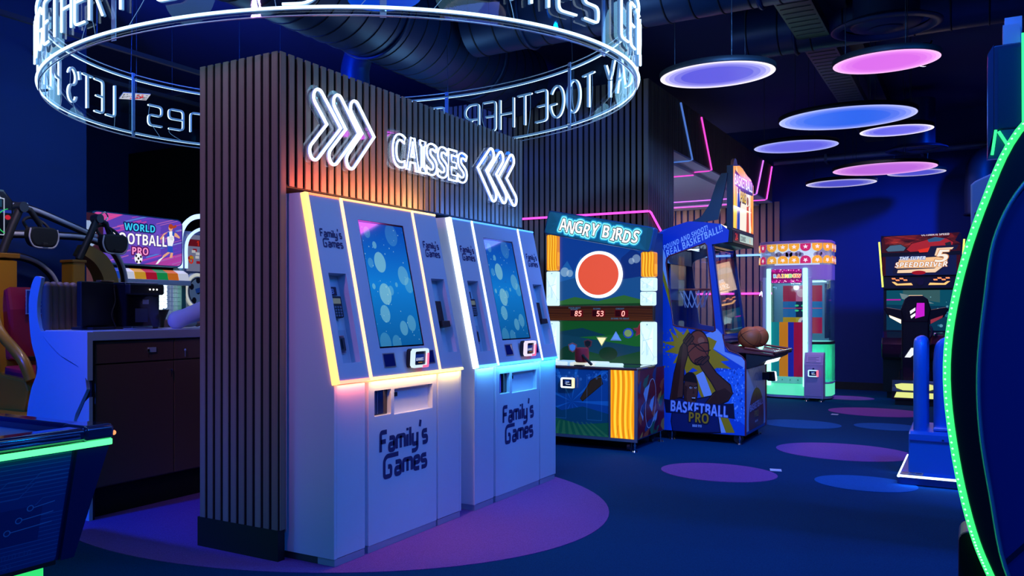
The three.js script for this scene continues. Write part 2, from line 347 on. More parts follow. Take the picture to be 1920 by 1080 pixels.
{
  const o = thing('duct_drop', 'dark vertical duct with an elbow high on the far right wall', 'duct', [13.6, 2.9, 3.2]);
  part('pipe', sweep(smooth([[0, 0, 0], [0, 0.5, 0], [0, 0.8, 0.05], [0, 0.95, 0.3], [0, 0.98, 0.8]], 20), 0.2, 24), mat([0.05, 0.06, 0.09], 0.5, 0.4), o);
  part('end_collar', new THREE.TorusGeometry(0.2, 0.02, 8, 30).rotateX(Math.PI / 2), DUCT_SEAM, o);
}
{ // thin wires and rods between ceiling and services, left of the block
  const o = thing('strut_frame', 'dark suspended strut rails above the slatted block', 'ceiling frame', [1.2, 3.75, -3.2]);
  part('rail', bc(-2.2, 2.6, 0, 0.04, -0.02, 0.02), DARKSTEEL, o); part('rail', bc(-2.2, 2.6, 0, 0.04, -1.02, -0.98), DARKSTEEL, o);
  for (const x of [-1.6, 0.2, 2.1]) { part('cross_rail', bc(x, x + 0.04, 0.04, 0.08, -1.1, 0.1), DARKSTEEL, o); part('hanger_rod', cyl(0.006, 0.006, 0.95, x + 0.02, 0.47, 0, 6), DARKSTEEL, o); part('hanger_rod', cyl(0.006, 0.006, 0.95, x + 0.02, 0.47, -1, 6), DARKSTEEL, o); }
}

// ---------- round pendant lamps ----------
function lampDisc(x, y, z, r, core, rim, kc, kr, label, kl, lightColor) {
  const o = thing('pendant_lamp', label, 'lamp', [x, y, z], 0, 'round pendant lamp discs');
  part('housing', new THREE.LatheGeometry([[0.001, 0.06], [r * 0.9, 0.06], [r, 0.045], [r * 1.0, 0.004], [r * 0.985, 0.004]].map((p) => new THREE.Vector2(...p)), 64), BLACK, o);
  const ring = (a, b, c, k, name) => part(name, new THREE.RingGeometry(a * r, b * r, 72, 1).rotateX(Math.PI / 2), glow(c, k), o);
  const mix = (t) => core.map((v, i) => v * kc + (rim[i] * kr - v * kc) * t);
  ring(0.0, 0.62, core, kc, 'diffuser'); 
  [[0.62, 0.74, 0.08], [0.74, 0.83, 0.2], [0.83, 0.9, 0.4], [0.9, 0.955, 0.7], [0.955, 0.985, 1]].forEach(([a, b, t]) => ring(a, b, mix(t), 1, 'rim_light'));
  for (let i = 0; i < 3; i++) { const a = 0.5 + i * 2.094; part('cable', cyl(0.003, 0.003, 4.7 - y - 0.06, Math.cos(a) * r * 0.75, 0.06 + (4.7 - y - 0.06) / 2, Math.sin(a) * r * 0.75, 5), DARKSTEEL, o); }
  if (kl) area(lightColor ?? core, kl, r * 1.5, r * 1.5, [x, y - 0.01, z], [x, y - 1, z]);
  return o;
}
const LAV = [0.14, 0.14, 1.0], LAVRIM = [0.85, 0.8, 1.0], BLU = [0.02, 0.14, 0.95], BLURIM = [0.45, 0.5, 1.0], PNK = [0.78, 0.16, 0.9], PNKRIM = [1.0, 0.5, 0.95];
lampDisc(4.3, 3.4, 1.34, 0.46, LAV, LAVRIM, 0.75, 1.5, 'nearest lavender lamp disc with a white rim, right of the neon ring', 5, VIOLET);
lampDisc(4.66, 3.4, 2.55, 0.38, PNK, PNKRIM, 0.95, 1.3, 'pink lamp disc hanging below the large round air diffuser', 6, PINK);
lampDisc(6.93, 3.4, 2.04, 0.64, BLU, BLURIM, 0.9, 1.2, 'large blue lamp disc in the middle of the row', 6, BLUE);
lampDisc(8.0, 3.4, 2.42, 0.36, LAV, LAVRIM, 0.85, 1.4, 'small lavender lamp disc just right of the large blue disc', 5, VIOLET);
lampDisc(8.46, 3.4, 1.34, 0.47, [0.12, 0.12, 0.95], BLURIM, 0.8, 1.1, 'blue-violet lamp disc at the left of the far row', 5, BLUE);
lampDisc(11.16, 3.4, 2.08, 0.65, [0.6, 0.16, 0.85], PNKRIM, 0.85, 1.0, 'large pink lamp disc low in the far row', 5, PINK);
lampDisc(13.1, 3.56, 2.38, 0.4, LAV, LAVRIM, 0.6, 0.9, 'lavender lamp disc half hidden behind the far pink disc', 4, VIOLET);
lampDisc(12.48, 3.4, 1.4, 0.5, LAV, LAVRIM, 0.6, 1.0, 'farthest lavender lamp disc above the prize tower', 4, VIOLET);
lampDisc(1.1, 3.42, 0.0, 0.24, [0.0, 0.06, 0.75], [0.0, 0.08, 0.8], 0.8, 0.8, 'small blue lamp disc inside the neon ring at the top edge', 3, BLUE);
// unseen discs above the view, placed to light the aisle and foreground
lampDisc(2.1, 3.4, 2.9, 0.5, BLU, BLURIM, 0.9, 1.2, 'unseen blue lamp disc above the view, placed to light the aisle and kiosks', 7, BLUE);
lampDisc(0.3, 3.4, 2.4, 0.5, LAV, LAVRIM, 0.75, 1.5, 'unseen lavender lamp disc above the view, placed to light the near aisle', 7, VIOLET);
lampDisc(-2.4, 3.4, 2.4, 0.6, BLU, BLURIM, 0.9, 1.2, 'unseen blue lamp disc above the camera, placed to light the foreground', 7, BLUE);
lampDisc(-2.8, 3.4, -1.4, 0.6, BLU, BLURIM, 0.9, 1.2, 'unseen blue lamp disc above the view, placed to light the air hockey table', 6, BLUE);

// ---------- unseen ceiling spotlights, placed to light walls, floor and machines ----------
function wash(p, q, c, k, angle = 0.9) {
  const o = thing('unseen_ceiling_spotlight', 'unseen black ceiling spotlight, placed to light ' + wash.what, 'spotlight', p);
  const d = V(...q).sub(V(...p)).normalize(); o.quaternion.setFromUnitVectors(V(0, -1, 0), d);
  part('can', cyl(0.09, 0.09, 0.22, 0, 0.11, 0, 24), BLACK, o);
  part('lens', cyl(0.08, 0.08, 0.01, 0, -0.004, 0, 24), glow(c, 6), o);
  part('yoke', bc(-0.1, 0.1, 0.22, 0.25, -0.01, 0.01), BLACK, o);
  const l = new THREE.SpotLight(lin(...c), k, 0, angle, 0.8); l.position.set(...V(...p).addScaledVector(d, 0.03).toArray()); l.target.position.set(...q); l.castShadow = true; l.shadow.radius = 8; l.name = 'spot_lamp'; scene.add(l, l.target);
}
wash.what = 'the first kiosk'; wash([0.8, 4.4, 5.2], [0.8, 0.5, 0.3], [0.02, 0.26, 1.0], 9);
wash.what = 'the second kiosk'; wash([3.4, 4.4, 5.6], [2.6, 0.5, 0.4], [0.0, 0.26, 1.0], 18);
wash.what = 'the slatted end of the block'; wash([-4.6, 4.4, 0.6], [0.0, 2.1, -0.25], [0.75, 0.32, 1.0], 20, 0.34);
wash.what = 'the cash desk'; wash([-4.6, 4.3, -2.1], [0.0, 0.75, -1.95], [0.0, 0.05, 1.0], 105, 0.36);
wash.what = 'the aisle carpet'; wash([2.6, 4.4, 4.6], [3.4, 0, 1.8], [0.0, 0.15, 1.0], 28);
wash.what = 'the game cabinets'; wash([1.6, 4.4, 2.9], [6.0, 0.9, 0.6], [0.1, 0.34, 1.0], 90, 0.5);
wash.what = 'the far wall'; wash([11.2, 4.5, 4.4], [14.2, 1.4, 1.4], [0.0, 0.1, 1.0], 70, 0.55);
wash.what = 'the blue ride'; wash([3.0, 4.4, 3.7], [5.0, 0.3, 2.9], [0.0, 0.14, 1.0], 26, 0.45);
wash.what = 'the ceiling duct'; wash([-0.8, 3.7, -2.3], [2.4, 4.7, -2.5], [0.0, 0.06, 1.0], 130, 0.6);
wash.what = 'the left wall'; wash([-2.0, 4.5, -2.0], [0.4, 2.2, -4.1], [0.0, 0.05, 1.0], 5, 0.8);
wash.what = 'the yellow ride'; wash([0.2, 4.3, -2.15], [0.7, 1.2, -3.3], [1.0, 0.72, 0.75], 14, 0.5);
wash.what = 'the prize tower'; wash([9.2, 4.4, 2.6], [11.75, 1.3, 0.8], [0.7, 0.65, 1.0], 22, 0.32);
wash.what = 'the dark panel of the green lit pod'; wash([-5.6, 4.4, 4.6], [-0.6, 0.9, 3.3], [0.0, 0.14, 1.0], 40, 0.6);

// ---------- neon ring ----------
{
  const C = V(1.69, 0, -0.79), R = 2.147, near = V(-0.8152, 0, 0.5792), right = V(0.5792, 0, 0.8152), D = Math.PI / 180;
  const at = (phi, y, r = R) => right.clone().multiplyScalar(Math.sin(phi * D) * r).addScaledVector(near, Math.cos(phi * D) * r).setY(y);
  const ring = thing('neon_ring_sign', 'large hanging neon ring with white tube lettering around a clear band', 'neon sign', [C.x, 0, C.z]);
  const circle = (y, r, t, n = 160) => sweep(Array.from({ length: n }, (_, i) => at(i * 360 / n, y, r)), t, 8, true);
  const TUBE = glow([0.55, 0.78, 1.0], 2.3), BACK = mat([0.5, 0.6, 0.75], 0.3), SOFT = glow([0.2, 0.5, 1.0], 0.3, [0.2, 0.28, 0.36]);
  part('lower_tube', circle(2.965, R + 0.014, 0.0085), TUBE, ring); part('upper_tube', circle(3.44, R + 0.014, 0.0085), TUBE, ring);
  part('lower_tube_holder', circle(2.965, R - 0.002, 0.009), SOFT, ring); part('upper_tube_holder', circle(3.44, R - 0.002, 0.009), SOFT, ring);
  part('lower_rim', circle(2.925, R, 0.0045), mat([0.7, 0.8, 0.9], 0.1, 0.2), ring); part('upper_rim', circle(3.482, R, 0.0045), mat([0.7, 0.8, 0.9], 0.1, 0.2), ring);
  part('clear_band', new THREE.CylinderGeometry(R - 0.014, R - 0.014, 0.556, 128, 1, true).translate(0, 3.2035, 0), ACRYLIC, ring);
  const joints = [6.3, 49, 112, 150, 195, 237.7, 280, 322.9];
  for (const j of joints) {
    const p = at(j, 0, R - 0.03);
    const m = part('joint_strip', bx(0.035, 0.556, 0.008, 0, 3.2035, 0), mat([0.35, 0.5, 0.75], 0.15, 0.1), ring); m.position.set(p.x, 0, p.z); m.rotation.y = Math.atan2(p.x, p.z);
    part('bolts', [2.965, 3.44].map((y) => cyl(0.01, 0.01, 0.03, 0, y, 0, 10, 'z')), CHROME, ring).position.copy(m.position);
    part('hanger_cable', sweep([at(j, 3.48), at(j, 4.7, R * 0.98)], 0.003, 5), DARKSTEEL, ring);
  }
  const write = (str, font, a0, a1, base, h, gap) => {
    const { width, letters } = layout(str, font, gap), sc = (a1 - a0) / width;
    for (const { ch, x, polys } of letters) {
      if (!polys.length) continue;
      const map = (r) => polys.map((P) => roundPoly(P, 0.12).map(([u, v]) => at(a0 + (x + u) * sc, base + v * h, r)));
      const L = part('neon_letter', map(R + 0.024).map((P) => sweep(P, 0.0075, 7)), TUBE, ring);
      part('letter_back', map(R + 0.006).map((P) => sweep(P, 0.009, 7)), SOFT, L);
      const p0 = map(R - 0.002)[0][0], p1 = at(a0 + (x + 0.1) * sc, 2.97, R - 0.004);
      if (rnd() < 0.6) part('lead_wire', sweep(smooth([p0.toArray(), [p0.x * 0.995, (p0.y + 3.0) / 2, p0.z * 1.004], p1.toArray()], 8), 0.0022, 4), SOFT, L);
    }
  };
  write("LET'S PLAY TOGETHER", GLYPH, 53, 145.5, 3.065, 0.27, 0.16);
  write("LET'S PLAY TOGETHER", GLYPH, 242.7, 322, 3.065, 0.27, 0.16);
  write("Family's Games", { ...TECHNO, G: [0.62, [[0.58, 1], [0, 1], [0, 0], [0.62, 0], [0.62, 0.5], [0.34, 0.5]]], "'": [0.1, [[0.1, 1.0], [0.04, 0.8]]] }, 151, 231.8, 3.07, 0.28, 0.26);
  write("Family's Games", { ...TECHNO, G: [0.62, [[0.58, 1], [0, 1], [0, 0], [0.62, 0], [0.62, 0.5], [0.34, 0.5]]], "'": [0.1, [[0.1, 1.0], [0.04, 0.8]]] }, 326, 404.5, 3.07, 0.28, 0.26);
  for (let i = 0; i < 8; i++) { const p = at(i * 45 + 20, 3.2, R + 0.12).add(C); point([0.26, 0.66, 1.0], 0.65, p.toArray(), 14); }
}

// ---------- wall signs ----------
function buffer(path, w, n = 10) {            // outline round a bent stroke
  const out = [], side = (P) => { for (let i = 0; i < P.length; i++) {
    const p = P[i], a = P[Math.max(0, i - 1)], b = P[Math.min(P.length - 1, i + 1)];
    const d1 = i ? norm2(p[0] - a[0], p[1] - a[1]) : norm2(b[0] - p[0], b[1] - p[1]), d2 = i < P.length - 1 ? norm2(b[0] - p[0], b[1] - p[1]) : d1, t = norm2(d1[0] + d2[0], d1[1] + d2[1]), k = w / Math.max(0.35, t[0] * d2[0] + t[1] * d2[1]);
    out.push([p[0] - t[1] * k, p[1] + t[0] * k]);
    if (i === P.length - 1) { const a0 = Math.atan2(t[0], -t[1]); for (let j = 1; j < n; j++) out.push([p[0] + w * Math.cos(a0 - Math.PI * j / n), p[1] + w * Math.sin(a0 - Math.PI * j / n)]); }
  } };
  side(path); side([...path].reverse());
  return out;
}
const NEON = glow([0.62, 0.78, 1.0], 3.6), NEON_BASE = glow([0.25, 0.4, 1.0], 0.35, [0.3, 0.33, 0.45]);
function chevrons(list, label) {
  const o = thing('arrow_sign', label, 'neon sign');
  for (const path of list) {
    const out = buffer(path, 0.048), big = buffer(path, 0.078);
    const c = part('chevron', sweep(out.map(([x, y]) => V(x, y, 0.052)), 0.0085, 8, true), NEON, o);
    part('tube_base', sweep(out.map(([x, y]) => V(x, y, 0.04)), 0.0085, 6, true), NEON_BASE, c);
    part('clear_plate', exZ(big, 0.022, 0.027), ACRYLIC, c);
    part('stand_off', [path[0], path[2]].map(([x, y]) => cyl(0.006, 0.006, 0.03, x, y, 0.024, 8, 'z')), CHROME, c);
  }
  return o;
}
chevrons([[[0.31, 2.622], [0.462, 2.481], [0.272, 2.306]], [[0.507, 2.627], [0.655, 2.482], [0.461, 2.303]], [[0.685, 2.625], [0.832, 2.486], [0.642, 2.301]]], 'white neon sign of three chevrons pointing right on the slatted block');
chevrons([[[2.59, 2.611], [2.43, 2.48], [2.635, 2.298]], [[2.766, 2.609], [2.605, 2.467], [2.824, 2.302]], [[2.971, 2.615], [2.8, 2.455], [3.021, 2.3]]], 'white neon sign of three chevrons pointing left on the slatted block');
area([0.45, 0.75, 1.0], 0.6, 0.6, 0.35, [0.56, 2.47, 0.09], [0.56, 2.47, 1]); area([0.45, 0.75, 1.0], 0.6, 0.6, 0.35, [2.74, 2.45, 0.09], [2.74, 2.45, 1]);
{
  const font = await new FontLoader().loadAsync('fonts/droid/droid_sans_bold.typeface.json');
  const o = thing('neon_word_sign', 'white neon sign reading CAISSES in outlined capitals', 'neon sign');
  let x = 1.125;
  for (const [ch, w] of [['C', 0.158], ['A', 0.168], ['I', 0.075], ['S', 0.146], ['S', 0.146], ['E', 0.128], ['S', 0.146]]) {
    const shapes = font.generateShapes(ch, 1), loops = [], box = new THREE.Box2();
    for (const s of shapes) { const e = s.extractPoints(8); loops.push(e.shape, ...e.holes); }
    loops.flat().forEach((p) => box.expandByPoint(p));
    const fx = (p, g = 0) => [x + g + (p.x - box.min.x) / (box.max.x - box.min.x) * (w - 2 * g), 2.336 + g + (p.y - box.min.y) / (box.max.y - box.min.y) * (0.218 - 2 * g)];
    const clean = (P) => P.filter((p, i) => p.distanceTo(P[(i + 1) % P.length]) > 1e-4);
    const body = part('neon_letter', loops.map((P) => sweep(clean(P).map((p) => V(...fx(p), 0.052)), 0.0062, 7, true)), NEON, o);
    part('tube_base', loops.map((P) => sweep(clean(P).map((p) => V(...fx(p), 0.042)), 0.006, 6, true)), NEON_BASE, body);
    part('clear_plate', exZ(rrect(x - 0.028, x + w + 0.02, 2.305, 2.585, 0.04), 0.022, 0.027), ACRYLIC, body);
    x += w + 0.014;
  }
  area([0.45, 0.75, 1.0], 0.6, 0.95, 0.2, [1.64, 2.445, 0.09], [1.64, 2.445, 1]);
}

// ---------- payment kiosks ----------
const logoPolys = (() => {
  const a = layout("Family's", TECHNO, 0.24), b = layout('Games', TECHNO, 0.24), out = [];
  for (const l of a.letters) for (const P of l.polys) out.push(roundPoly(P, 0.16).map(([u, v]) => [l.x + u, v + 1.34]));
  for (const l of b.letters) for (const P of l.polys) out.push(roundPoly(P, 0.16).map(([u, v]) => [0.35 + (l.x + u) * 1.08, v]));
  return { polys: out, w: a.width, h: 2.4 };
})();
const LOGO = mat([0.016, 0.022, 0.12], 0.5);
const logoGeo = (w) => { const k = w / logoPolys.w; return ribbon(logoPolys.polys.map((P) => P.map(([x, y]) => [(x - logoPolys.w / 2) * k, (y - 1.15) * k])), 0.245 * k); };
const bubbles = canvas(512, 760, (g, w, h) => {
  g.fillStyle = '#0a6ad0'; g.fillRect(0, 0, w, h);
  const blob = g.createLinearGradient(0, 0, 0, h); blob.addColorStop(0, '#0c4fc4'); blob.addColorStop(0.5, '#1488ea'); blob.addColorStop(1, '#0d63ae'); g.fillStyle = blob; g.fillRect(0, 0, w, h);
  for (const [x, y, r, a] of [[0.33, 0.32, 0.125, 0.75], [0.12, 0.33, 0.06, 0.35], [0.27, 0.18, 0.045, 0.6], [0.82, 0.42, 0.12, 0.5], [0.92, 0.5, 0.1, 0.35], [0.33, 0.58, 0.13, 0.75], [0.47, 0.55, 0.06, 0.45], [0.25, 0.74, 0.105, 0.6], [0.62, 0.86, 0.09, 0.5], [0.82, 0.82, 0.1, 0.45], [0.15, 0.97, 0.12, 0.3], [0.4, 0.98, 0.1, 0.3], [0.7, 0.08, 0.14, 0.25], [0.15, 0.08, 0.07, 0.35], [0.1, 0.52, 0.035, 0.6], [0.62, 0.5, 0.03, 0.5]]) dot(g, x * w, y * h, r * w, `rgba(150,215,235,${a})`);
  for (let i = 0; i < 60; i++) dot(g, rnd() * w, rnd() * h, 1 + rnd() * 4, 'rgba(200,240,255,0.7)');
});
const ALPHA = Math.atan(0.217 / 1.06);
function kiosk(dx, label, led, n) {
  const o = thing('payment_kiosk', label, 'kiosk', [dx, 0, 0]);
  const F = 0.317, onP = (m, x, u, w) => { m.rotation.x = -ALPHA; m.position.set(x, 1.0 + u * Math.cos(ALPHA) + w * Math.sin(ALPHA), 0.337 - u * Math.sin(ALPHA) + w * Math.cos(ALPHA)); return m; };
  // lower cabinet: three doors over a steel plinth
  part('carcass', [exX([[-0.4, 0.04], [0.28, 0.04], [0.28, 0.985], [0.02, 2.03], [-0.4, 2.03]], 0.115, 1.545)], WHITE_LAM, o);
  part('side_panel', exX([[-0.4, 0.045], [F, 0.045], [F, 1.0], [0.318, 1.005], [0.098, 2.05], [-0.4, 2.05]], 0.09, 0.115), WHITE_LAM, o);
  part('side_panel', exX([[-0.4, 0.045], [F, 0.045], [F, 1.0], [0.318, 1.005], [0.098, 2.05], [-0.4, 2.05]], 1.545, 1.57), WHITE_LAM, o);
  for (const [x0, x1] of [[0.1, 0.395], [0.43, 1.228], [1.25, 1.56]]) part('plinth', bc(x0, x1, 0.004, 0.042, 0.2, F - 0.004), mat([0.5, 0.56, 0.62], 0.5, 0.55), o); part('plinth_return', bc(0.1, 0.13, 0.004, 0.042, -0.35, 0.2), DARKSTEEL, o);
  part('door', bc(0.116, 0.395, 0.045, 0.985, 0.28, F, 0.004), WHITE_LAM, o); part('door', bc(1.25, 1.544, 0.045, 0.985, 0.28, F, 0.004), WHITE_LAM, o);
  const mid = part('door', exZ(rrect(0.43, 1.228, 0.045, 0.985, 0.004), 0.282, F, [rrect(0.492, 0.673, 0.78, 0.929, 0.006), rrect(0.709, 1.177, 0.772, 0.927, 0.006)]), WHITE_LAM, o);
  part('receipt_window', bc(0.485, 0.68, 0.775, 0.935, 0.2825, 0.29), GLOSSBLACK, mid);
  part('ticket', [bc(0.51, 0.545, 0.79, 0.92, 0.29, 0.292), bc(0.555, 0.57, 0.79, 0.92, 0.29, 0.292)], mat(n ? [0.45, 0.15, 0.7] : [0.02, 0.04, 0.15], 0.3), mid);
  part('change_tray', [bc(0.70, 1.185, 0.765, 0.935, 0.2815, 0.284)], WHITE_PAINT, mid);
  part('tray_slot', bc(0.712, 0.79, 0.875, 0.9, 0.284, 0.292, 0.003), BLACK, mid);
  const lg = part('logo', logoGeo(0.545), LOGO, mid, 'dark blue two-line name print'); lg.position.set(0.83, 0.545, F + 0.0015);
  // sloping front: three boards with light strips between them
  const TOP = 1.072, board = (x0, x1, holes, name = 'front_board') => onP(part(name, exZ(rect(x0, x1, 0.012, TOP - 0.012), -0.03, 0, holes), WHITE_LAM, o), 0, 0, 0);
  const L = board(0.112, 0.414, [rect(0.18, 0.352, 0.106, 0.616)]), M = board(0.442, 1.232, [rect(0.575, 1.1, 0.175, 0.955)]), Rr = board(1.256, 1.56, [rect(1.34, 1.52, 0.12, 0.616)]);
  // recess trays behind the side boards
  for (const [b, x0, x1, u0, u1] of [[L, 0.18, 0.352, 0.106, 0.616], [Rr, 1.34, 1.52, 0.12, 0.616]]) part('recess', [bc(x0 - 0.008, x1 + 0.008, u0 - 0.008, u1 + 0.008, -0.07, -0.062), bc(x0 - 0.008, x0, u0, u1, -0.062, -0.03), bc(x1, x1 + 0.008, u0, u1, -0.062, -0.03), bc(x0, x1, u0 - 0.008, u0, -0.062, -0.03), bc(x0, x1, u1, u1 + 0.008, -0.062, -0.03)], WHITE_LAM, b);
  part('card_sign', bc(0.192, 0.312, 0.5, 0.55, -0.062, -0.055, 0.002), mat([0.02, 0.03, 0.12], 0.4), L);
  part('card_sign_print', flat(rect(0.197, 0.307, 0.503, 0.547), -0.0545), printed(canvas(220, 90, (g, w, h) => { g.fillStyle = '#0c1440'; g.fillRect(0, 0, w, h); text(g, 'CB', w / 2, h / 2 + 4, 86, '#aeb8dd', { sx: 1.25 }); })), L);
  part('card_terminal', bc(0.196, 0.3, 0.366, 0.49, -0.062, -0.022, 0.008), BLACK, L);
  part('terminal_display', bc(0.212, 0.284, 0.445, 0.476, -0.024, -0.02, 0.002), glow([0.15, 0.2, 0.2], 0.6), L);
  part('keypad', Array.from({ length: 12 }, (_, i) => bx(0.017, 0.012, 0.006, 0.223 + (i % 3) * 0.025, 0.425 - Math.floor(i / 3) * 0.016, -0.021, 0.002)), mat([0.2, 0.22, 0.28], 0.5), L);
  part('coin_slot', bc(0.2, 0.296, 0.165, 0.268, -0.062, -0.045, 0.004), STEEL, L);
  part('coin_entry', [bc(0.225, 0.285, 0.18, 0.255, -0.046, -0.036, 0.003), bc(0.25, 0.256, 0.19, 0.245, -0.037, -0.03)], DARKSTEEL, L);
  part('recess_plate', bc(0.205, 0.335, 0.11, 0.3, -0.062, -0.058), mat([0.55, 0.56, 0.62], 0.35), L);
  part('bill_acceptor', [bc(1.38, 1.46, 0.33, 0.47, -0.062, -0.02, 0.006), bc(1.375, 1.48, 0.29, 0.33, -0.062, 0.01, 0.005)], BLACK, Rr);
  part('bill_guide', bc(1.375, 1.43, 0.47, 0.6, -0.062, -0.056), printed(canvas(64, 128, (g, w, h) => { g.fillStyle = '#2b3a78'; g.fillRect(0, 0, w, h); for (let i = 0; i < 5; i++) { g.fillStyle = i % 2 ? '#8ea0d8' : '#c9d2f0'; g.fillRect(8, 8 + i * 24, w - 16, 16); } })), Rr);
  for (const [b, x] of [[L, 0.268], [Rr, 1.42]]) part('logo', logoGeo(0.205), LOGO, b, 'small dark blue two-line name print').position.set(x, 0.815, 0.0015);
  // touch screen
  part('screen', flat(rect(0.585, 1.09, 0.185, 0.945), -0.006), backlit(bubbles, 0.85, { roughness: 0.06, clearcoat: 1, clearcoatRoughness: 0.03 }), M, 'blue touch screen with pale floating bubbles');
  part('screen_bezel', exZ(rect(0.575, 1.1, 0.175, 0.955), -0.012, -0.003, [rect(0.585, 1.09, 0.185, 0.945)]), GLOSSBLACK, M);
  // card reader and scanner windows
  const rd = part('card_reader', bx(0.19, 0.115, 0.045, 0, 0, 0, 0.015), BLACK, M); rd.position.set(0.93, 0.1, 0.026); rd.rotation.x = 0.25;
  part('reader_light', [exZ(rrect(-0.095, 0.095, -0.0575, 0.0575, 0.02), 0.012, 0.034, [rrect(-0.072, 0.072, -0.042, 0.042, 0.012)])], n ? glow([0.9, 0.8, 1.0], 1.0) : glow([0.7, 0.9, 1.0], 1.0), rd);
  part('reader_light', [bc(0.072, 0.098, -0.056, 0.03, 0.011, 0.0355, 0.004), bc(0.02, 0.095, -0.059, -0.043, 0.011, 0.0355, 0.004)], glow([1.0, 0.1, 0.22], 1.8), rd, 'red glowing end of the card reader frame');
  part('reader_screen', flat(rect(-0.07, 0.07, -0.04, 0.04), 0.0235), backlit(canvas(160, 96, (g, w, h) => { g.fillStyle = '#040a24'; g.fillRect(0, 0, w, h); g.fillStyle = '#0d2c86'; g.fillRect(10, 20, w - 20, 50); text(g, 'GAMES', w / 2, 56, 30, '#dfe8ff', { skew: -0.2 }); g.fillStyle = '#c98c2a'; g.fillRect(60, 78, 60, 5); }), 0.8), rd);
  for (const x of [0.652, 1.128]) { part('scanner_window', bc(x - 0.062, x + 0.062, 0.062, 0.14, -0.01, 0.003, 0.003), mat([0.02, 0.03, 0.16], 0.06, 0, { clearcoat: 1 }), M); part('scanner_frame', exZ(rrect(x - 0.066, x + 0.066, 0.058, 0.144, 0.004), -0.002, 0.0045, [rrect(x - 0.06, x + 0.06, 0.064, 0.138, 0.003)]), ALU, M); }
  // light strips
  const strip = (x0, x1, u0, u1, c, k, z1 = 0.004, z0 = -0.03) => onP(part('led_strip', bc(x0, x1, u0, u1, z0, z1, 0.002), glow(c, k), o), 0, 0, 0);
  strip(0.08, 0.112, -0.006, TOP, led.left, led.kLeft); strip(0.414, 0.442, -0.004, TOP, led.mid, led.k); strip(1.232, 1.256, -0.004, TOP, led.mid2, led.k);
  strip(0.112, 0.414, TOP - 0.012, TOP, led.top[0], led.k); strip(0.442, 1.232, TOP - 0.012, TOP, led.top[1], led.k); strip(1.256, 1.56, TOP - 0.012, TOP, led.top[2], led.k);
  strip(0.112, 0.414, -0.004, 0.012, led.bot[0], led.k); strip(0.442, 1.232, -0.004, 0.012, led.bot[1], led.k); strip(1.256, 1.56, -0.004, 0.012, led.bot[2], led.k);
  [[0.26, 0.3], [0.84, 0.79], [1.41, 0.3]].forEach(([x, w], i) => {
    area(led.top[i], led.aTop, w, 0.02, [dx + x, 2.062, 0.1], [dx + x, 2.5, -0.08]);
    area(led.bot[i], led.aBot, w, 0.02, [dx + x, 0.99, 0.338], [dx + x, 0.5, 0.315]);
  });
  return o;
}
kiosk(0, 'white payment kiosk outlined in orange light, left of the pair', { left: [1.0, 0.42, 0.1], kLeft: 3.2, mid: [1.0, 0.5, 0.2], mid2: [1.0, 0.52, 0.22], top: [[1, 0.16, 0.05], [1, 0.32, 0.12], [1, 0.55, 0.2]], bot: [[1, 0.22, 0.14], [1, 0.55, 0.18], [1, 0.7, 0.2]], k: 3.2, aTop: 75, aBot: 26 }, 0);
kiosk(1.68, 'white payment kiosk outlined in bluish white light, right of the pair', { left: [0.75, 0.88, 1.0], kLeft: 3, mid: [0.7, 0.85, 1.0], mid2: [0.7, 0.85, 1.0], top: [[0.06, 0.2, 1], [0.05, 0.22, 1], [0.05, 0.25, 1]], bot: [[0.1, 0.45, 1], [0.06, 0.42, 1], [0.04, 0.45, 1]], k: 3, aTop: 40, aBot: 40 }, 1);
single('fire_safety_notice', [bc(1.64, 1.78, 1.86, 1.96, -0.02, -0.012, 0.004)], mat([0.7, 0.68, 0.45], 0.5), 'small pale notice plate in the gap between the two kiosks', 'notice');
single('gap_panel', [bc(1.575, 1.768, 0.0, 2.08, -0.06, -0.02)], WHITE_LAM, 'white filler panel in the gap between the two kiosks', 'panel');

// ---------- shared cabinet fittings ----------
function caster(parent, x, y, z, r = 0.045) {
  const o = part('caster', [cyl(r, r, 0.03, 0, r, 0, 18, 'x'), bx(0.05, 0.012, 0.05, 0, 2 * r + 0.012, 0), bx(0.006, 0.07, 0.03, -0.02, r + 0.02, 0), bx(0.006, 0.07, 0.03, 0.02, r + 0.02, 0)], DARKSTEEL, parent); o.position.set(x, y, z); return o;
}
function levelFoot(parent, x, z, h) { const o = part('levelling_foot', [cyl(0.008, 0.008, h, 0, h / 2, 0, 8), cyl(0.026, 0.03, 0.014, 0, 0.007, 0, 16), cyl(0.014, 0.014, 0.02, 0, h * 0.55, 0, 6)], CHROME, parent); o.position.set(x, 0, z); return o; }
// small prepaid card reader with a glowing frame; faces +z of its parent
function cardReader(parent, x, y, z, cA, cB, tilt = 0, turn = 0) {
  const r = part('card_reader', bx(0.14, 0.105, 0.045, 0, 0, 0, 0.014), BLACK, parent); r.position.set(x, y, z); r.rotation.set(tilt, turn, 0);
  part('reader_light', exZ(rrect(-0.07, 0.07, -0.0525, 0.0525, 0.016), 0.012, 0.03, [rrect(-0.053, 0.053, -0.037, 0.037, 0.008)]), glow(cA, 1.7), r);
  part('reader_light', [bc(0.045, 0.072, -0.05, 0.05, 0.011, 0.0312, 0.004)], glow(cB, 1.8), r);
  part('reader_screen', flat(rect(-0.052, 0.052, -0.036, 0.036), 0.0245), backlit(readerArt, 0.9), r);
  return r;
}
const readerArt = canvas(128, 96, (g, w, h) => { g.fillStyle = '#020b3a'; g.fillRect(0, 0, w, h); for (let i = 0; i < 4; i++) { g.fillStyle = ['#4a7dff', '#cfe0ff', '#9ab8ff', '#dfe9ff'][i]; g.fillRect(30 + (i % 2) * 12, 22 + i * 14, 60 - (i % 3) * 14, 8); } });

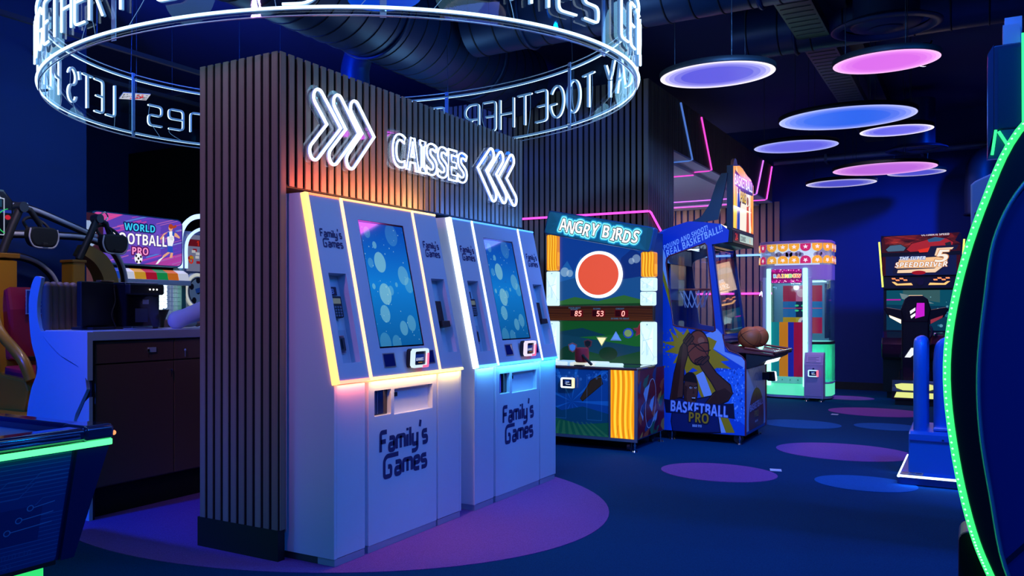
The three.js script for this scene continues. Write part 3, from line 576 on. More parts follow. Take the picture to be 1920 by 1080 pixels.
// ---------- hammer game with the lit header ----------
{
  const o = thing('hammer_game', 'arcade hammer game with tilted lit header, white hand-drawn letters and round red lightbox', 'arcade game', [5.0, 0, -0.12], -Math.PI / 2);
  const W2 = 0.57, artFront = canvas(768, 512, (g, w, h) => {
    g.fillStyle = '#1c5f96'; g.fillRect(0, 0, w, h);
    g.save(); g.translate(w * 0.55, h * 0.5); for (let i = 0; i < 18; i++) { g.rotate(Math.PI / 9); pathFill(g, [[0, 0], [900, -50], [900, 50]], i % 2 ? '#2f86bd' : '#1c5f96'); } g.restore();
    pathFill(g, [[0, 300], [150, 250], [330, 330], [520, 290], [w, 340], [w, h], [0, h]], '#155a6a'); pathFill(g, [[0, 420], [220, 380], [500, 430], [w, 400], [w, h], [0, h]], '#2c7d46');
    for (let i = 0; i < 12; i++) pathFill(g, [[i * 66, h], [i * 66 + 36, h], [w / 2 + (i - 6) * 40 + 14, 410], [w / 2 + (i - 6) * 40, 410]], 'rgba(180,200,90,0.35)');
    pathFill(g, [[590, 90], [680, 40], [700, 110], [520, 250], [500, 230]], '#6b3b22', '#3a1d10', 4);
    g.strokeStyle = 'rgba(150,210,240,0.5)'; g.lineWidth = 3; for (const x of [60, 240, 560]) g.strokeRect(x, 60, 130, 330); g.lineWidth = 4; g.beginPath(); g.arc(715, 50, 26, 0, 7); g.stroke();
    for (let i = 0; i < 40; i++) dot(g, rnd() * w, 20 + rnd() * 70, 3 + rnd() * 9, 'rgba(160,210,240,0.35)');
  });
  part('cabinet', exZ(rect(-W2, W2, 0.12, 0.8), -0.95, -0.004), mat([0.02, 0.04, 0.12], 0.4), o);
  part('front_print', flat(rect(-W2, 0.315, 0.13, 0.8), 0.001), printed(artFront, 0.25), o, 'blue and green printed landscape front');
  part('corner_trim', [bc(0.3, 0.318, 0.115, 0.81, -0.01, 0.012), bc(0.55, 0.578, 0.115, 0.81, -0.01, 0.012), bc(-W2, 0.578, 0.1, 0.128, -0.01, 0.014)], ALU, o);
  const woodArt = canvas(256, 640, (g, w, h) => { g.fillStyle = '#f0a012'; g.fillRect(0, 0, w, h); for (let i = 0; i < 9; i++) { g.strokeStyle = i % 2 ? '#ffc637' : '#d9820a'; g.lineWidth = 10 + rnd() * 14; const x = 20 + i * 28; g.beginPath(); g.moveTo(x, 0); g.bezierCurveTo(x + 30, h * 0.3, x - 30, h * 0.7, x + 14, h); g.stroke(); } g.strokeStyle = '#a85e06'; g.lineWidth = 4; g.beginPath(); g.moveTo(130, 0); g.bezierCurveTo(120, 200, 150, 400, 134, h); g.stroke(); g.beginPath(); g.moveTo(60, h); g.lineTo(80, h - 120); g.stroke(); g.beginPath(); g.moveTo(200, h); g.lineTo(190, h - 90); g.stroke(); });
  part('lit_wood_panel', flat(rect(0.318, 0.55, 0.13, 0.8), 0.006), backlit(woodArt, 1.25), o, 'glowing yellow panel printed like planks');
  area([1.0, 0.55, 0.08], 1.5, 0.22, 0.64, [4.985, 0.465, 0.314], [4, 0.465, 0.314]);
  const artSide = canvas(512, 512, (g, w, h) => { g.fillStyle = '#8c1420'; g.fillRect(0, 0, w, h); for (let i = 0; i < 26; i++) { const x = rnd() * w, y = rnd() * h; pathFill(g, [[x, y], [x + 40 + rnd() * 60, y - 30], [x + 20, y + 60 + rnd() * 60], [x - 30, y + 40]], ['#c9502a', '#27406f', '#9db9d8', '#5a0f1c', '#d98f3c', '#2f6b4a'][i % 6]); } g.strokeStyle = '#e8dcd8'; g.lineWidth = 6; g.beginPath(); g.ellipse(250, 270, 90, 190, 0.2, 0, 7); g.stroke(); });
  part('side_print', flat(rect(-0.95, -0.004, 0.13, 0.8), 0).rotateY(Math.PI / 2).translate(W2 + 0.0015, 0, -0.954).rotateY(0), printed(artSide, 0.3), o, 'red side print');
  part('playfield', [bc(-W2 - 0.005, W2 + 0.008, 0.8, 0.822, -0.62, 0.014, 0.006)], mat([0.12, 0.025, 0.03], 0.15, 0, { clearcoat: 1 }), o);
  part('playfield_top', bc(-W2 + 0.02, W2 - 0.02, 0.822, 0.826, -0.6, -0.02), mat([0.05, 0.09, 0.16], 0.08, 0, { clearcoat: 1 }), o);
  for (const [x, z, s, c] of [[-0.3, -0.1, 1, [0.75, 0.95, 1.0]], [-0.02, -0.16, 1.05, [0.9, 0.95, 0.8]], [0.26, -0.12, 1.1, [0.7, 1.0, 0.9]], [0.06, -0.36, 0.95, [0.7, 0.95, 1.0]], [-0.26, -0.38, 0.95, [0.4, 0.7, 1.0]]]) { const p = part('hit_pad', bx(0.22 * s, 0.035, 0.17 * s, 0, 0, 0, 0.016), glow(c, 0.75, [0.3, 0.3, 0.3]), o); p.position.set(x, 0.84, z); }
  // tower
  part('tower', exX([[-0.62, 0.8], [-0.62, 2.2], [-0.98, 2.2], [-0.98, 0.8]], -0.545, 0.55), mat([0.02, 0.05, 0.14], 0.4), o);
  const artUp = canvas(640, 512, (g, w, h) => {
    g.fillStyle = '#0b3fa0'; g.fillRect(0, 0, w, h);
    pathFill(g, [[0, 250], [60, 180], [110, 260], [170, 150], [230, 300], [0, 420]], '#1b63b8'); pathFill(g, [[w, 160], [560, 110], [480, 170], [430, 330], [w, 420]], '#0a2f86'); pathFill(g, [[0, 330], [180, 290], [330, 340], [w, 300], [w, h], [0, h]], '#17539a');
    for (const [x, y, r] of [[40, 260, 34], [80, 270, 26], [590, 180, 30], [555, 195, 22], [180, 320, 24]]) dot(g, x, y, r, 'rgba(200,225,245,0.55)');
    pathFill(g, [[0, 470], [120, 440], [300, 470], [500, 430], [w, 465], [w, h], [0, h]], '#2d6b35'); pathFill(g, [[0, 495], [w, 485], [w, h], [0, h]], '#123f22');
  });
  part('backglass', flat(rect(-0.45, 0.45, 1.425, 2.2), -0.615), backlit(artUp, 0.8), o, 'lit blue backglass printed with hills and clouds');
  part('round_lightbox', [cyl(0.25, 0.25, 0.04, -0.01, 1.77, -0.6, 48, 'z')], glow([0.85, 0.95, 1.0], 1.6), o, 'white glowing rim of the round red lightbox');
  part('round_lightbox_face', [cyl(0.218, 0.218, 0.012, -0.01, 1.77, -0.577, 48, 'z')], glow([0.85, 0.09, 0.03], 0.85, [0.5, 0.05, 0.02]), o, 'plain red face of the round lightbox');
  const artLow = canvas(640, 320, (g, w, h) => { g.fillStyle = '#0d4a6e'; g.fillRect(0, 0, w, h); pathFill(g, [[0, 0], [w, 0], [w, 70], [420, 130], [180, 60], [0, 90]], '#176b35'); pathFill(g, [[160, 130], [w, 90], [w, 190], [320, 200]], '#1d7f3c'); pathFill(g, [[0, 110], [300, 150], [w, 200], [w, h], [0, h]], '#12527a'); pathFill(g, [[0, 270], [200, 230], [420, 280], [w, 220], [w, h], [0, h]], '#155c36'); dot(g, 380, 250, 70, '#0e4630', 50); dot(g, 70, 260, 70, '#10493a', 60); });
  part('lower_screen', flat(rect(-0.45, 0.45, 0.83, 1.285), -0.615), backlit(artLow, 0.45), o, 'green and blue lower game board');
  // target badges
  for (const [x, y, s, k] of [[-0.3, 0.985, 0.055, 0], [-0.13, 1.03, 0.05, 1], [0.02, 1.065, 0.06, 2], [0.17, 1.11, 0.058, 3], [0.3, 1.15, 0.055, 4], [0.42, 1.18, 0.075, 5]]) {
    const pts = k === 5 ? Array.from({ length: 10 }, (_, i) => { const a = Math.PI / 2 + i * Math.PI / 5, r = i % 2 ? s * 0.5 : s; return [r * Math.cos(a), r * Math.sin(a)]; }) : k === 2 ? [[-s, s * 0.7], [s, s * 0.7], [0, -s]] : k === 3 ? [[-s, -s * 0.7], [s, -s * 0.7], [0, s]] : k === 4 ? arc(0, 0, s, s, 0, 340, 10) : [[-s * 0.9, s * 0.6], [0, s], [s * 0.9, s * 0.6], [s * 0.7, -s * 0.5], [0, -s], [-s * 0.7, -s * 0.5]];
    const b = part('target_badge', exZ(pts, 0, 0.014, [], 0.003), mat([[0.5, 0.12, 0.1], [0.3, 0.05, 0.05], [0.9, 0.7, 0.2], [0.45, 0.55, 0.65], [0.05, 0.12, 0.5], [0.7, 0.08, 0.06]][k], 0.3), o); b.position.set(x, y, -0.612);
    part('badge_face', exZ(pts.map(([a, c]) => [a * 0.72, c * 0.72]), 0.0145, 0.018), k === 2 ? glow([1, 0.85, 0.35], 1.6) : mat([[0.15, 0.4, 0.7], [0.02, 0.02, 0.02], [0.9, 0.8, 0.4], [0.6, 0.75, 0.85], [0.8, 0.7, 0.1], [0.6, 0.04, 0.04]][k], 0.3), b);
  }
  // score beam
  const beam = canvas(1024, 160, (g, w, h) => { g.fillStyle = '#5a2c14'; g.fillRect(0, 0, w, h); for (let i = 0; i < 26; i++) { g.strokeStyle = ['#6f3a1c', '#45200e', '#8a4c25'][i % 3]; g.lineWidth = 3 + rnd() * 6; const y = rnd() * h; g.beginPath(); g.moveTo(0, y); g.bezierCurveTo(w * 0.3, y + 14, w * 0.7, y - 14, w, y + 6); g.stroke(); } for (const [s, x, y] of [['YOUR BEST', 265, 18], ['SCORE', 262, 36], ['SCORE', 490, 28], ['CREDIT', 716, 28], ['SCORE TO BEAT', 716, 138]]) text(g, s, x, y, 24, '#5fb4ff'); });
  part('score_beam', bx(1.14, 0.165, 0.06, 0.005, 1.357, -0.6, 0.012), mat([0.09, 0.035, 0.015], 0.4), o);
  part('score_beam_print', flat(rect(-0.555, 0.56, 1.282, 1.432), -0.5685), backlit(beam, 0.3), o);  // print carries a faint glow of its own, lifting the brown
  for (const [s, x] of [['85', -0.245], ['53', -0.005], ['0', 0.24]]) part('score_display', flat(rect(x - 0.068, x + 0.072, 1.32, 1.392), -0.5665), backlit(canvas(160, 80, (g, w, h) => { g.fillStyle = '#3a0205'; g.fillRect(0, 0, w, h); g.fillStyle = '#160001'; g.fillRect(4, 4, 60, h - 8); text(g, s, 100, 42, 84, '#ff9a92', { sx: 0.95, skew: -0.12, fam: 'monospace' }); }), 2.2), o, 'red numerals ' + s);
  // pillars of lit blocks
  const iceArt = canvas(96, 256, (g, w, h) => { g.fillStyle = '#cdeef8'; g.fillRect(0, 0, w, h); for (let i = 0; i < 9; i++) pathFill(g, [[rnd() * w, rnd() * h], [rnd() * w, rnd() * h], [rnd() * w, rnd() * h]], ['#e6f8ff', '#b4dff0', '#d8f4fc'][i % 3]); g.strokeStyle = '#8cc4dc'; g.lineWidth = 2; for (let i = 0; i < 4; i++) { g.beginPath(); g.moveTo(rnd() * w, rnd() * h); g.lineTo(rnd() * w, rnd() * h); g.lineTo(rnd() * w, rnd() * h); g.stroke(); } g.fillStyle = '#7ab4cc'; dot(g, 48, 16, 4, '#6a9ab0'); });
  const ICE = backlit(iceArt, 1.15), GOLD = backlit(woodArt, 1.1);
  const block = (x0, x1, y0, y1, m, name) => part(name, fitUV(exZ(rrect(x0, x1, y0, y1, 0.015), -0.66, -0.545, [], 0.008), x0, x1, y0, y1), m, o);
  block(-0.575, -0.452, 1.825, 2.215, GOLD, 'lit_wood_block'); block(-0.578, -0.45, 1.44, 1.815, ICE, 'lit_ice_block');
  block(0.448, 0.585, 1.735, 1.99, GOLD, 'lit_wood_block'); block(0.442, 0.585, 1.59, 1.727, ICE, 'lit_ice_block'); block(0.44, 0.575, 1.44, 1.582, ICE, 'lit_ice_block');
  block(-0.572, -0.452, 0.83, 1.27, ICE, 'lit_ice_block'); block(0.44, 0.582, 0.83, 1.27, ICE, 'lit_ice_block');
  // tilted header
  const head = part('header_box', exZ(rrect(-0.585, 0.585, -0.13, 0.13, 0.03), -0.08, 0.05, [], 0.012), mat([0.02, 0.1, 0.22], 0.35), o); head.position.set(0.005, 2.232, -0.56); head.rotation.z = -0.215;
  part('header_sign', flat(rrect(-0.57, 0.57, -0.117, 0.117, 0.03), 0.0515, [-0.57, 0.57, -0.117, 0.117]), backlit(canvas(1140, 236, (g, w, h) => {
    g.fillStyle = '#083f66'; g.fillRect(0, 0, w, h); for (let i = 0; i < 30; i++) pathFill(g, [[rnd() * w, 0], [rnd() * w, h * rnd()], [rnd() * w, h]], 'rgba(12,80,130,0.25)');
    let x = 190; g.save();
    for (const [pass, lw, col] of [[0, 58, '#1488c0'], [1, 38, '#7fe8ff'], [2, 14, '#0b1f30']]) {
      x = 150;
      'ANGRY BIRDS'.split('').forEach((c, i) => { if (c === ' ') { x += 34; return; } g.save(); g.translate(x + 38, h / 2 + (i % 2 ? 10 : -8)); g.rotate([-0.1, 0.08, -0.06, 0.1, 0.05, 0, -0.05, 0.08, -0.08, 0.06, 0.1][i]); g.scale(0.95, 1.22); g.font = 'bold 146px sans-serif'; g.textAlign = 'center'; g.textBaseline = 'middle'; g.lineJoin = 'round'; g.lineWidth = lw; g.strokeStyle = col; g.strokeText(c, 0, 4); if (pass === 2) { g.fillStyle = '#ffffff'; g.fillText(c, 0, 4); } g.restore(); x += c === 'I' ? 52 : 88; });
    } g.restore();
  }), 1.25), head, 'white hand-drawn letters on glowing blue');
  area([0.35, 0.75, 1.0], 1.2, 1.0, 0.2, [5.5, 2.23, -0.115], [4, 2.2, -0.115]); area([0.6, 0.85, 1.0], 1.3, 0.8, 0.7, [5.56, 1.8, -0.115], [4, 1.8, -0.115]);
  area([0.6, 0.9, 1.0], 1.5, 0.1, 0.4, [5.53, 1.05, 0.39], [4.5, 0.85, 0.39]);
  cardReader(o, -0.11, 0.655, 0.024, [0.8, 0.95, 1.0], [1.0, 0.75, 0.35]);
  for (const [x, z] of [[-0.45, -0.1], [0.47, -0.1], [-0.45, -0.85], [0.47, -0.85]]) { caster(o, x, 0, z); levelFoot(o, x > 0 ? 0.54 : -0.54, z < -0.5 ? -0.92 : -0.04, 0.12); }
  part('mallet_holder', bx(0.09, 0.012, 0.09, -0.02, 0.829, -0.05, 0.004), BLACK, o);
}
{ // red mallet lying on the playfield
  const o = thing('mallet', 'red padded mallet head standing on the hammer game playfield', 'mallet', [5.09, 0.86, -0.13], -Math.PI / 2);
  part('head', new THREE.LatheGeometry([[0.001, 0], [0.055, 0], [0.068, 0.012], [0.07, 0.07], [0.068, 0.135], [0.055, 0.15], [0.001, 0.152]].map((p) => new THREE.Vector2(...p)), 28), mat([0.5, 0.012, 0.02], 0.75), o);
  part('handle', sweep([V(0.03, 0.075, 0.06), V(0.1, 0.02, 0.1), V(0.14, -0.015, 0.11)], 0.014, 10), BLACK, o);
}

// ---------- basketball game ----------
{
  const o = thing('basketball_game', 'blue basketball arcade cabinet with printed player and lit sign above', 'arcade game', [6.12, 0, 0]);
  const Wd = 1.14, BODY = mat([0.015, 0.06, 0.32], 0.3), NAVY = mat([0.01, 0.03, 0.16], 0.3, 0, { clearcoat: 0.5 }), TRIM = mat([0.22, 0.02, 0.03], 0.3);
  const prof = [[0.36, 0.1], [1.218, 0.1], [1.218, 0.87], [1.19, 0.91], [1.15, 0.938], [1.06, 0.97], [1.025, 1.02], [1.005, 1.1], [1.0, 1.142], [0.89, 2.08], [1.05, 2.1], [1.06, 2.22], [0.98, 2.29], [0.8, 2.32], [0.655, 2.335], [0.4, 2.262], [0.315, 2.212], [0.34, 1.9], [0.36, 1.4]];
  const hole = [[0.5, 1.235], [0.53, 1.22], [0.9, 1.165], [0.925, 1.18], [0.922, 1.22], [0.842, 2.07], [0.82, 2.095], [0.46, 1.975], [0.43, 1.94], [0.425, 1.9]];
  const artSide = canvas(1200, 1900, (g, w, h) => {
    g.fillStyle = '#0a4fb8'; g.fillRect(0, 0, w, h);
    // draw in photograph-like coordinates of the cabinet side: u to the right, v down
    const sx = w / 0.93, sy = h / 2.36, T = (px, py) => { const z = 0.37 + (px - 1238) * 0.00533, y = 0.105 + ((805 + 0.075 * (px - 1238)) - py) * (0.00576 - 0.0000019 * (px - 1238)); return [(z - 0.305) * sx, h - (y - 0.0) * sy]; };
    const poly = (pts, f, s, lw) => pathFill(g, pts.map((p) => T(...p)), f, s, lw);
    poly([[1225, 440], [1250, 430], [1262, 480], [1262, 470], [1245, 470], [1262, 560], [1256, 560]], '#c8d2e8'); poly([[1222, 442], [1236, 436], [1258, 520], [1258, 560]], '#c8d2e8');
    poly([[1232, 438], [1240, 434], [1262, 490], [1258, 500]], '#e0a41c'); poly([[1226, 470], [1230, 466], [1262, 572], [1258, 580]], '#e0a41c');
    poly([[1228, 440], [1290, 412], [1370, 424], [1370, 460], [1256, 492]], '#0b43c0');
    // splash
    poly([[1300, 640], [1345, 616], [1356, 628], [1360, 660], [1397, 672], [1398, 740], [1340, 700]], '#a9b9e6');
    poly([[1235, 650], [1275, 615], [1395, 690], [1398, 817], [1240, 805]], '#1257c9');
    poly([[1330, 700], [1398, 690], [1398, 800], [1350, 760]], '#2f7be0'); for (let i = 0; i < 260; i++) { const p = T(1335 + rnd() * 62, 690 + rnd() * 100); dot(g, p[0], p[1], 3 + rnd() * 7, ['#6ea4f0', '#0f46a8', '#9cc0f5'][i % 3]); }
    poly([[1256, 620], [1272, 634], [1262, 612], [1282, 628], [1290, 616], [1300, 636], [1330, 632], [1345, 640], [1338, 655], [1368, 676], [1352, 678], [1372, 692], [1345, 690], [1330, 700], [1340, 730], [1318, 700], [1300, 690], [1288, 702], [1280, 678], [1262, 682], [1272, 664], [1246, 660], [1266, 650], [1240, 642], [1264, 640]], '#d99a17');
    for (let i = 0; i < 60; i++) { const p = T(1236 + rnd() * 60, 618 + rnd() * 70); dot(g, p[0], p[1], 2 + rnd() * 8, '#d99a17'); }
    poly([[1296, 700], [1325, 690], [1378, 812], [1345, 812]], '#d99a17'); poly([[1306, 704], [1320, 696], [1362, 812], [1346, 812]], '#b9c4ea');
    // player
    const SK = '#6b3528', SK2 = '#4a2119', LINE = '#120c18';
    poly([[1264, 745], [1258, 790], [1262, 812], [1352, 812], [1346, 772], [1338, 742], [1310, 748], [1284, 748]], '#16265f', LINE, 10);
    poly([[1276, 652], [1284, 640], [1291, 630], [1297, 638], [1290, 668], [1284, 690], [1281, 745], [1256, 750], [1264, 700]], SK, LINE, 10);
    poly([[1276, 652], [1281, 648], [1276, 700], [1270, 748], [1258, 750], [1265, 700]], SK2);
    poly([[1308, 676], [1328, 676], [1345, 700], [1370, 722], [1374, 738], [1366, 752], [1330, 770], [1318, 764], [1338, 738], [1344, 734], [1334, 716], [1318, 694]], SK, LINE, 10);
    poly([[1344, 734], [1360, 728], [1372, 738], [1364, 752], [1330, 768], [1322, 762]], SK2);
    const hd = T(1296, 732); g.save(); g.translate(hd[0], hd[1]); g.beginPath(); g.ellipse(0, 0, 92, 150, 0.08, 0, 7); g.fillStyle = SK; g.fill(); g.lineWidth = 10; g.strokeStyle = LINE; g.stroke();
    g.beginPath(); g.ellipse(-10, -70, 92, 84, 0.08, Math.PI, 2 * Math.PI); g.fillStyle = '#1d1216'; g.fill();
    pathFill(g, [[-92, -40], [-40, -30], [-55, 60], [-30, 140], [-80, 110]], SK2); dot(g, 2, -22, 17, '#e8e4e0', 9); dot(g, 62, -24, 14, '#e8e4e0', 8); dot(g, 5, -22, 7, '#100'); dot(g, 64, -24, 6, '#100');
    pathFill(g, [[-18, -44], [26, -34], [26, -26], [-16, -34]], '#180c0c'); pathFill(g, [[48, -34], [84, -46], [84, -38], [50, -26]], '#180c0c'); pathFill(g, [[34, -20], [52, 26], [26, 30]], SK2); dot(g, 38, 72, 28, '#200a0a', 18); g.fillStyle = '#e8e4e0'; g.fillRect(16, 60, 44, 9); g.restore();
    const bl = T(1310, 652); g.save(); g.translate(bl[0], bl[1]); g.beginPath(); g.ellipse(0, 0, 140, 146, 0, 0, 7); g.fillStyle = '#a8452f'; g.fill(); g.lineWidth = 12; g.strokeStyle = LINE; g.stroke(); dot(g, 40, -60, 44, '#c8684a', 30); g.lineWidth = 8; g.beginPath(); g.arc(-60, 180, 210, -1.9, -0.3); g.stroke(); g.beginPath(); g.arc(90, -170, 200, 1.2, 2.9); g.stroke(); g.beginPath(); g.moveTo(-130, 50); g.quadraticCurveTo(10, -60, 134, -40); g.stroke(); g.restore();
    // fingers around the ball
    for (const [a, b] of [[[1284, 640], [1293, 628]], [[1287, 642], [1297, 630]], [[1290, 646], [1300, 634]], [[1306, 678], [1318, 672]], [[1312, 680], [1324, 672]], [[1318, 681], [1329, 671]]]) { const p = T(...a), q = T(...b); g.lineCap = 'round'; g.strokeStyle = LINE; g.lineWidth = 40; g.beginPath(); g.moveTo(...p); g.lineTo(...q); g.stroke(); g.strokeStyle = SK; g.lineWidth = 24; g.beginPath(); g.moveTo(...p); g.lineTo(...q); g.stroke(); }
    // title
    poly([[1244, 748], [1285, 755], [1340, 758], [1376, 757], [1378, 786], [1330, 780], [1248, 774]], '#14183a');
    const t1 = T(1311, 767); text(g, 'BASKETBALL', t1[0], t1[1], 128, '#b8c6f2', { rot: 0.035, sx: 1.0, stroke: '#3b55b8', lw: 10 });
    const t2 = T(1311, 784); text(g, 'PRO', t2[0], t2[1], 116, '#d9961c', { rot: 0.03, sx: 1.2, stroke: '#14183a', lw: 26 });
    const t3 = T(1308, 799); text(g, 'MAR 910', t3[0], t3[1], 30, '#cfd8f4');
    const t4 = T(1292, 449), t5 = T(1305, 449); text(g, 'POUND AND SHOOT!', T(1286, 446)[0], T(1286, 446)[1], 62, '#dfe8ff', { rot: -0.27 }); text(g, 'REAL BASKETBALL!!', T(1302, 452)[0], T(1302, 452)[1], 84, '#dfe8ff', { rot: -0.27 });
  });
  part('side_panel', exX(prof, 0, 0.03, [hole]), BODY, o); part('side_panel', exX(prof, Wd - 0.03, Wd, [hole]), BODY, o);
  part('side_print', flat(prof, 0, [0.305, 1.235, 0, 2.36], [hole]).rotateY(-Math.PI / 2).translate(-0.0015, 0, 0), printed(artSide, 0.28), o, 'printed cabinet side with a player raising a ball');
  const edge = (P, c) => sweep(P.map(([z, y]) => V(0.0, y, z)), 0.007, 6, c);
  part('edge_trim', [edge([...prof.slice(1, 9)], false), edge(hole, true)], TRIM, o);
  const win = hole.map(([z, y]) => [z, y]);
  part('side_glass', exX(win.map(([z, y]) => [0.66 + (z - 0.66) * 1.0, y]), 0.012, 0.016), GLASS, o); part('side_glass', exX(win, Wd - 0.016, Wd - 0.012), GLASS, o);
  part('front_panel', bc(0.03, Wd - 0.03, 0.1, 0.86, 1.19, 1.216), BODY, o);
  part('front_print', flat(rect(0.06, Wd - 0.05, 0.13, 0.78), 1.2175), printed(canvas(640, 480, (g, w, h) => { g.fillStyle = '#b9c6ea'; g.fillRect(0, 0, w, h); g.strokeStyle = '#8ea3d8'; g.lineWidth = 8; for (let r = 60; r < 400; r += 50) { g.beginPath(); g.arc(w / 2, 160, r, Math.PI, 2 * Math.PI); g.stroke(); } dot(g, w / 2, 420, 250, '#7c2f22'); g.strokeStyle = '#2a0d0a'; g.lineWidth = 9; g.beginPath(); g.arc(w / 2, 420, 250, 0, 7); g.stroke(); g.beginPath(); g.moveTo(w / 2, 150); g.lineTo(w / 2, h); g.stroke(); g.beginPath(); g.arc(w / 2 - 220, 420, 180, -1.2, 1.2); g.stroke(); g.beginPath(); g.arc(w / 2 + 220, 420, 180, 1.94, 4.34); g.stroke(); text(g, 'BASKETBALL', w / 2, 300, 74, '#b8c6f2', { rot: -0.06, stroke: '#14183a', lw: 18 }); text(g, 'PRO', w / 2, 370, 74, '#d9961c', { stroke: '#14183a', lw: 18 }); text(g, 'MAR 910', w / 2, 430, 24, '#cfd8f4'); }), 0.3), o, 'front print of a large basketball');
  part('front_side_trim', [bc(Wd - 0.06, Wd, 0.1, 0.86, 1.2, 1.222), bc(0, 0.03, 0.1, 0.86, 1.2, 1.222)], TRIM, o);
  part('base', bc(0.02, Wd - 0.02, 0.09, 0.13, 0.36, 1.21), BLACK, o); part('back_panel', bc(0.03, Wd - 0.03, 0.1, 2.22, 0.34, 0.36), NAVY, o);
  part('deck', exX([[0.36, 1.12], [1.0, 1.05], [1.0, 1.09], [0.36, 1.17]], 0.03, Wd - 0.03), NAVY, o);
  // canopy and roof
  part('canopy', exX([[0.33, 2.2], [0.66, 2.325], [0.98, 2.285], [1.055, 2.22], [1.045, 2.105], [0.88, 2.07], [0.86, 2.12], [0.45, 2.1]], 0.03, Wd - 0.03), NAVY, o);
  part('strip_light', bc(0.02, 0.028, 2.03, 2.04, 0.48, 0.76), glow([0.8, 0.9, 1.0], 2), o);
  part('strip_light', bc(0.1, Wd - 0.1, 2.075, 2.085, 0.5, 0.52), glow([0.6, 0.8, 1.0], 1.5), o);
  part('front_post', exX([[0.9, 2.08], [0.868, 2.08], [0.978, 1.12], [1.01, 1.12]], 0.03, 0.075), NAVY, o); part('front_post', exX([[0.9, 2.08], [0.868, 2.08], [0.978, 1.12], [1.01, 1.12]], Wd - 0.075, Wd - 0.03), NAVY, o);
  part('front_glass', exX([[0.885, 2.07], [0.889, 2.07], [0.995, 1.16], [0.991, 1.16]], 0.075, Wd - 0.075), GLASS, o);
  part('front_glass_frame', exX([[0.895, 2.07], [0.87, 2.07], [0.873, 2.03], [0.899, 2.03]], 0.075, Wd - 0.075), GLOSSBLACK, o); part('front_glass_frame', exX([[1.005, 1.14], [0.98, 1.14], [0.977, 1.18], [1.0, 1.18]], 0.075, Wd - 0.075), GLOSSBLACK, o);
  // hoop, net, backboard
  part('backboard', [bc(0.25, 0.9, 1.5, 1.95, 0.39, 0.405, 0.004)], mat([0.05, 0.1, 0.3], 0.2), o);
  part('hoop', new THREE.TorusGeometry(0.16, 0.011, 10, 36).rotateX(Math.PI / 2).translate(0.57, 1.62, 0.58), mat([0.75, 0.1, 0.04], 0.4), o);
  const net = []; for (let i = 0; i < 12; i++) { const a = i * Math.PI / 6, b = a + 0.5; for (const q of [b, a - 0.5]) net.push(sweep([V(0.57 + 0.16 * Math.cos(a), 1.615, 0.58 + 0.16 * Math.sin(a)), V(0.57 + 0.1 * Math.cos(q), 1.42, 0.58 + 0.1 * Math.sin(q))], 0.004, 5)); }
  part('net', net, mat([0.85, 0.85, 0.9], 0.7), o).userData.kind = 'stuff';
  const fr = []; for (let i = 0; i < 26; i++) fr.push(sweep([V(0.08 + i * 0.039, 2.07, 0.42), V(0.08 + i * 0.039, 1.9, 0.425)], 0.006, 5)); part('ceiling_net', fr, mat([0.7, 0.75, 0.85], 0.6), o).userData.kind = 'stuff';
  // ball tray
  part('tray', exX([[1.0, 1.0], [1.02, 1.055], [1.2, 0.985], [1.46, 0.94], [1.475, 0.955], [1.48, 0.925], [1.2, 0.95], [1.05, 0.955]], 0.05, Wd - 0.02), mat([0.2, 0.03, 0.03], 0.25, 0, { clearcoat: 0.6 }), o);
  part('tray_lip', [sweep([V(0.05, 0.955, 1.475), V(Wd - 0.02, 0.955, 1.475)], 0.014, 8), sweep([V(0.05, 1.0, 1.2), V(0.05, 0.96, 1.475)], 0.012, 8), sweep([V(Wd - 0.02, 1.0, 1.2), V(Wd - 0.02, 0.96, 1.475)], 0.012, 8)], mat([0.25, 0.03, 0.03], 0.25), o);
  part('tray_body', exX([[1.21, 0.8], [1.21, 0.945], [1.45, 0.925], [1.44, 0.9], [1.3, 0.82], [1.22, 0.78]], 0.07, Wd - 0.04), BLACK, o);
  for (const x of [0.2, 0.62]) { const l = part('tray_light', bx(0.36, 0.075, 0.006, 0, 0, 0, 0.003), glow([0.75, 0.9, 1.0], 1.8), o); l.position.set(x + 0.17, 0.863, 1.383); l.rotation.x = 0.52; }
  part('button_panel', [bx(0.4, 0.02, 0.1, 0.28, 1.055, 1.02, 0.006)], BLACK, o);
  // sign
  const arm = part('sign_arm', exX([[0.62, 2.3], [0.95, 2.34], [1.03, 2.75], [1.04, 2.82], [0.98, 2.82], [0.93, 2.72], [0.86, 2.5], [0.78, 2.38]], 0.02, 0.05), mat([0.02, 0.05, 0.09], 0.4), o); part('sign_arm', exX([[0.62, 2.3], [0.95, 2.34], [1.03, 2.75], [1.04, 2.82], [0.98, 2.82], [0.93, 2.72], [0.86, 2.5], [0.78, 2.38]], Wd - 0.05, Wd - 0.02), mat([0.02, 0.05, 0.09], 0.4), o);
  const sg = part('sign_box', exZ([[0.04, 0], [1.1, 0], [1.1, 0.56], [0.95, 0.62], [0.75, 0.64], [0.5, 0.69], [0.35, 0.7], [0.2, 0.68], [0.04, 0.66]], -0.03, 0.03), mat([0.02, 0.03, 0.06], 0.4), o); sg.position.set(0, 2.24, 1.06);
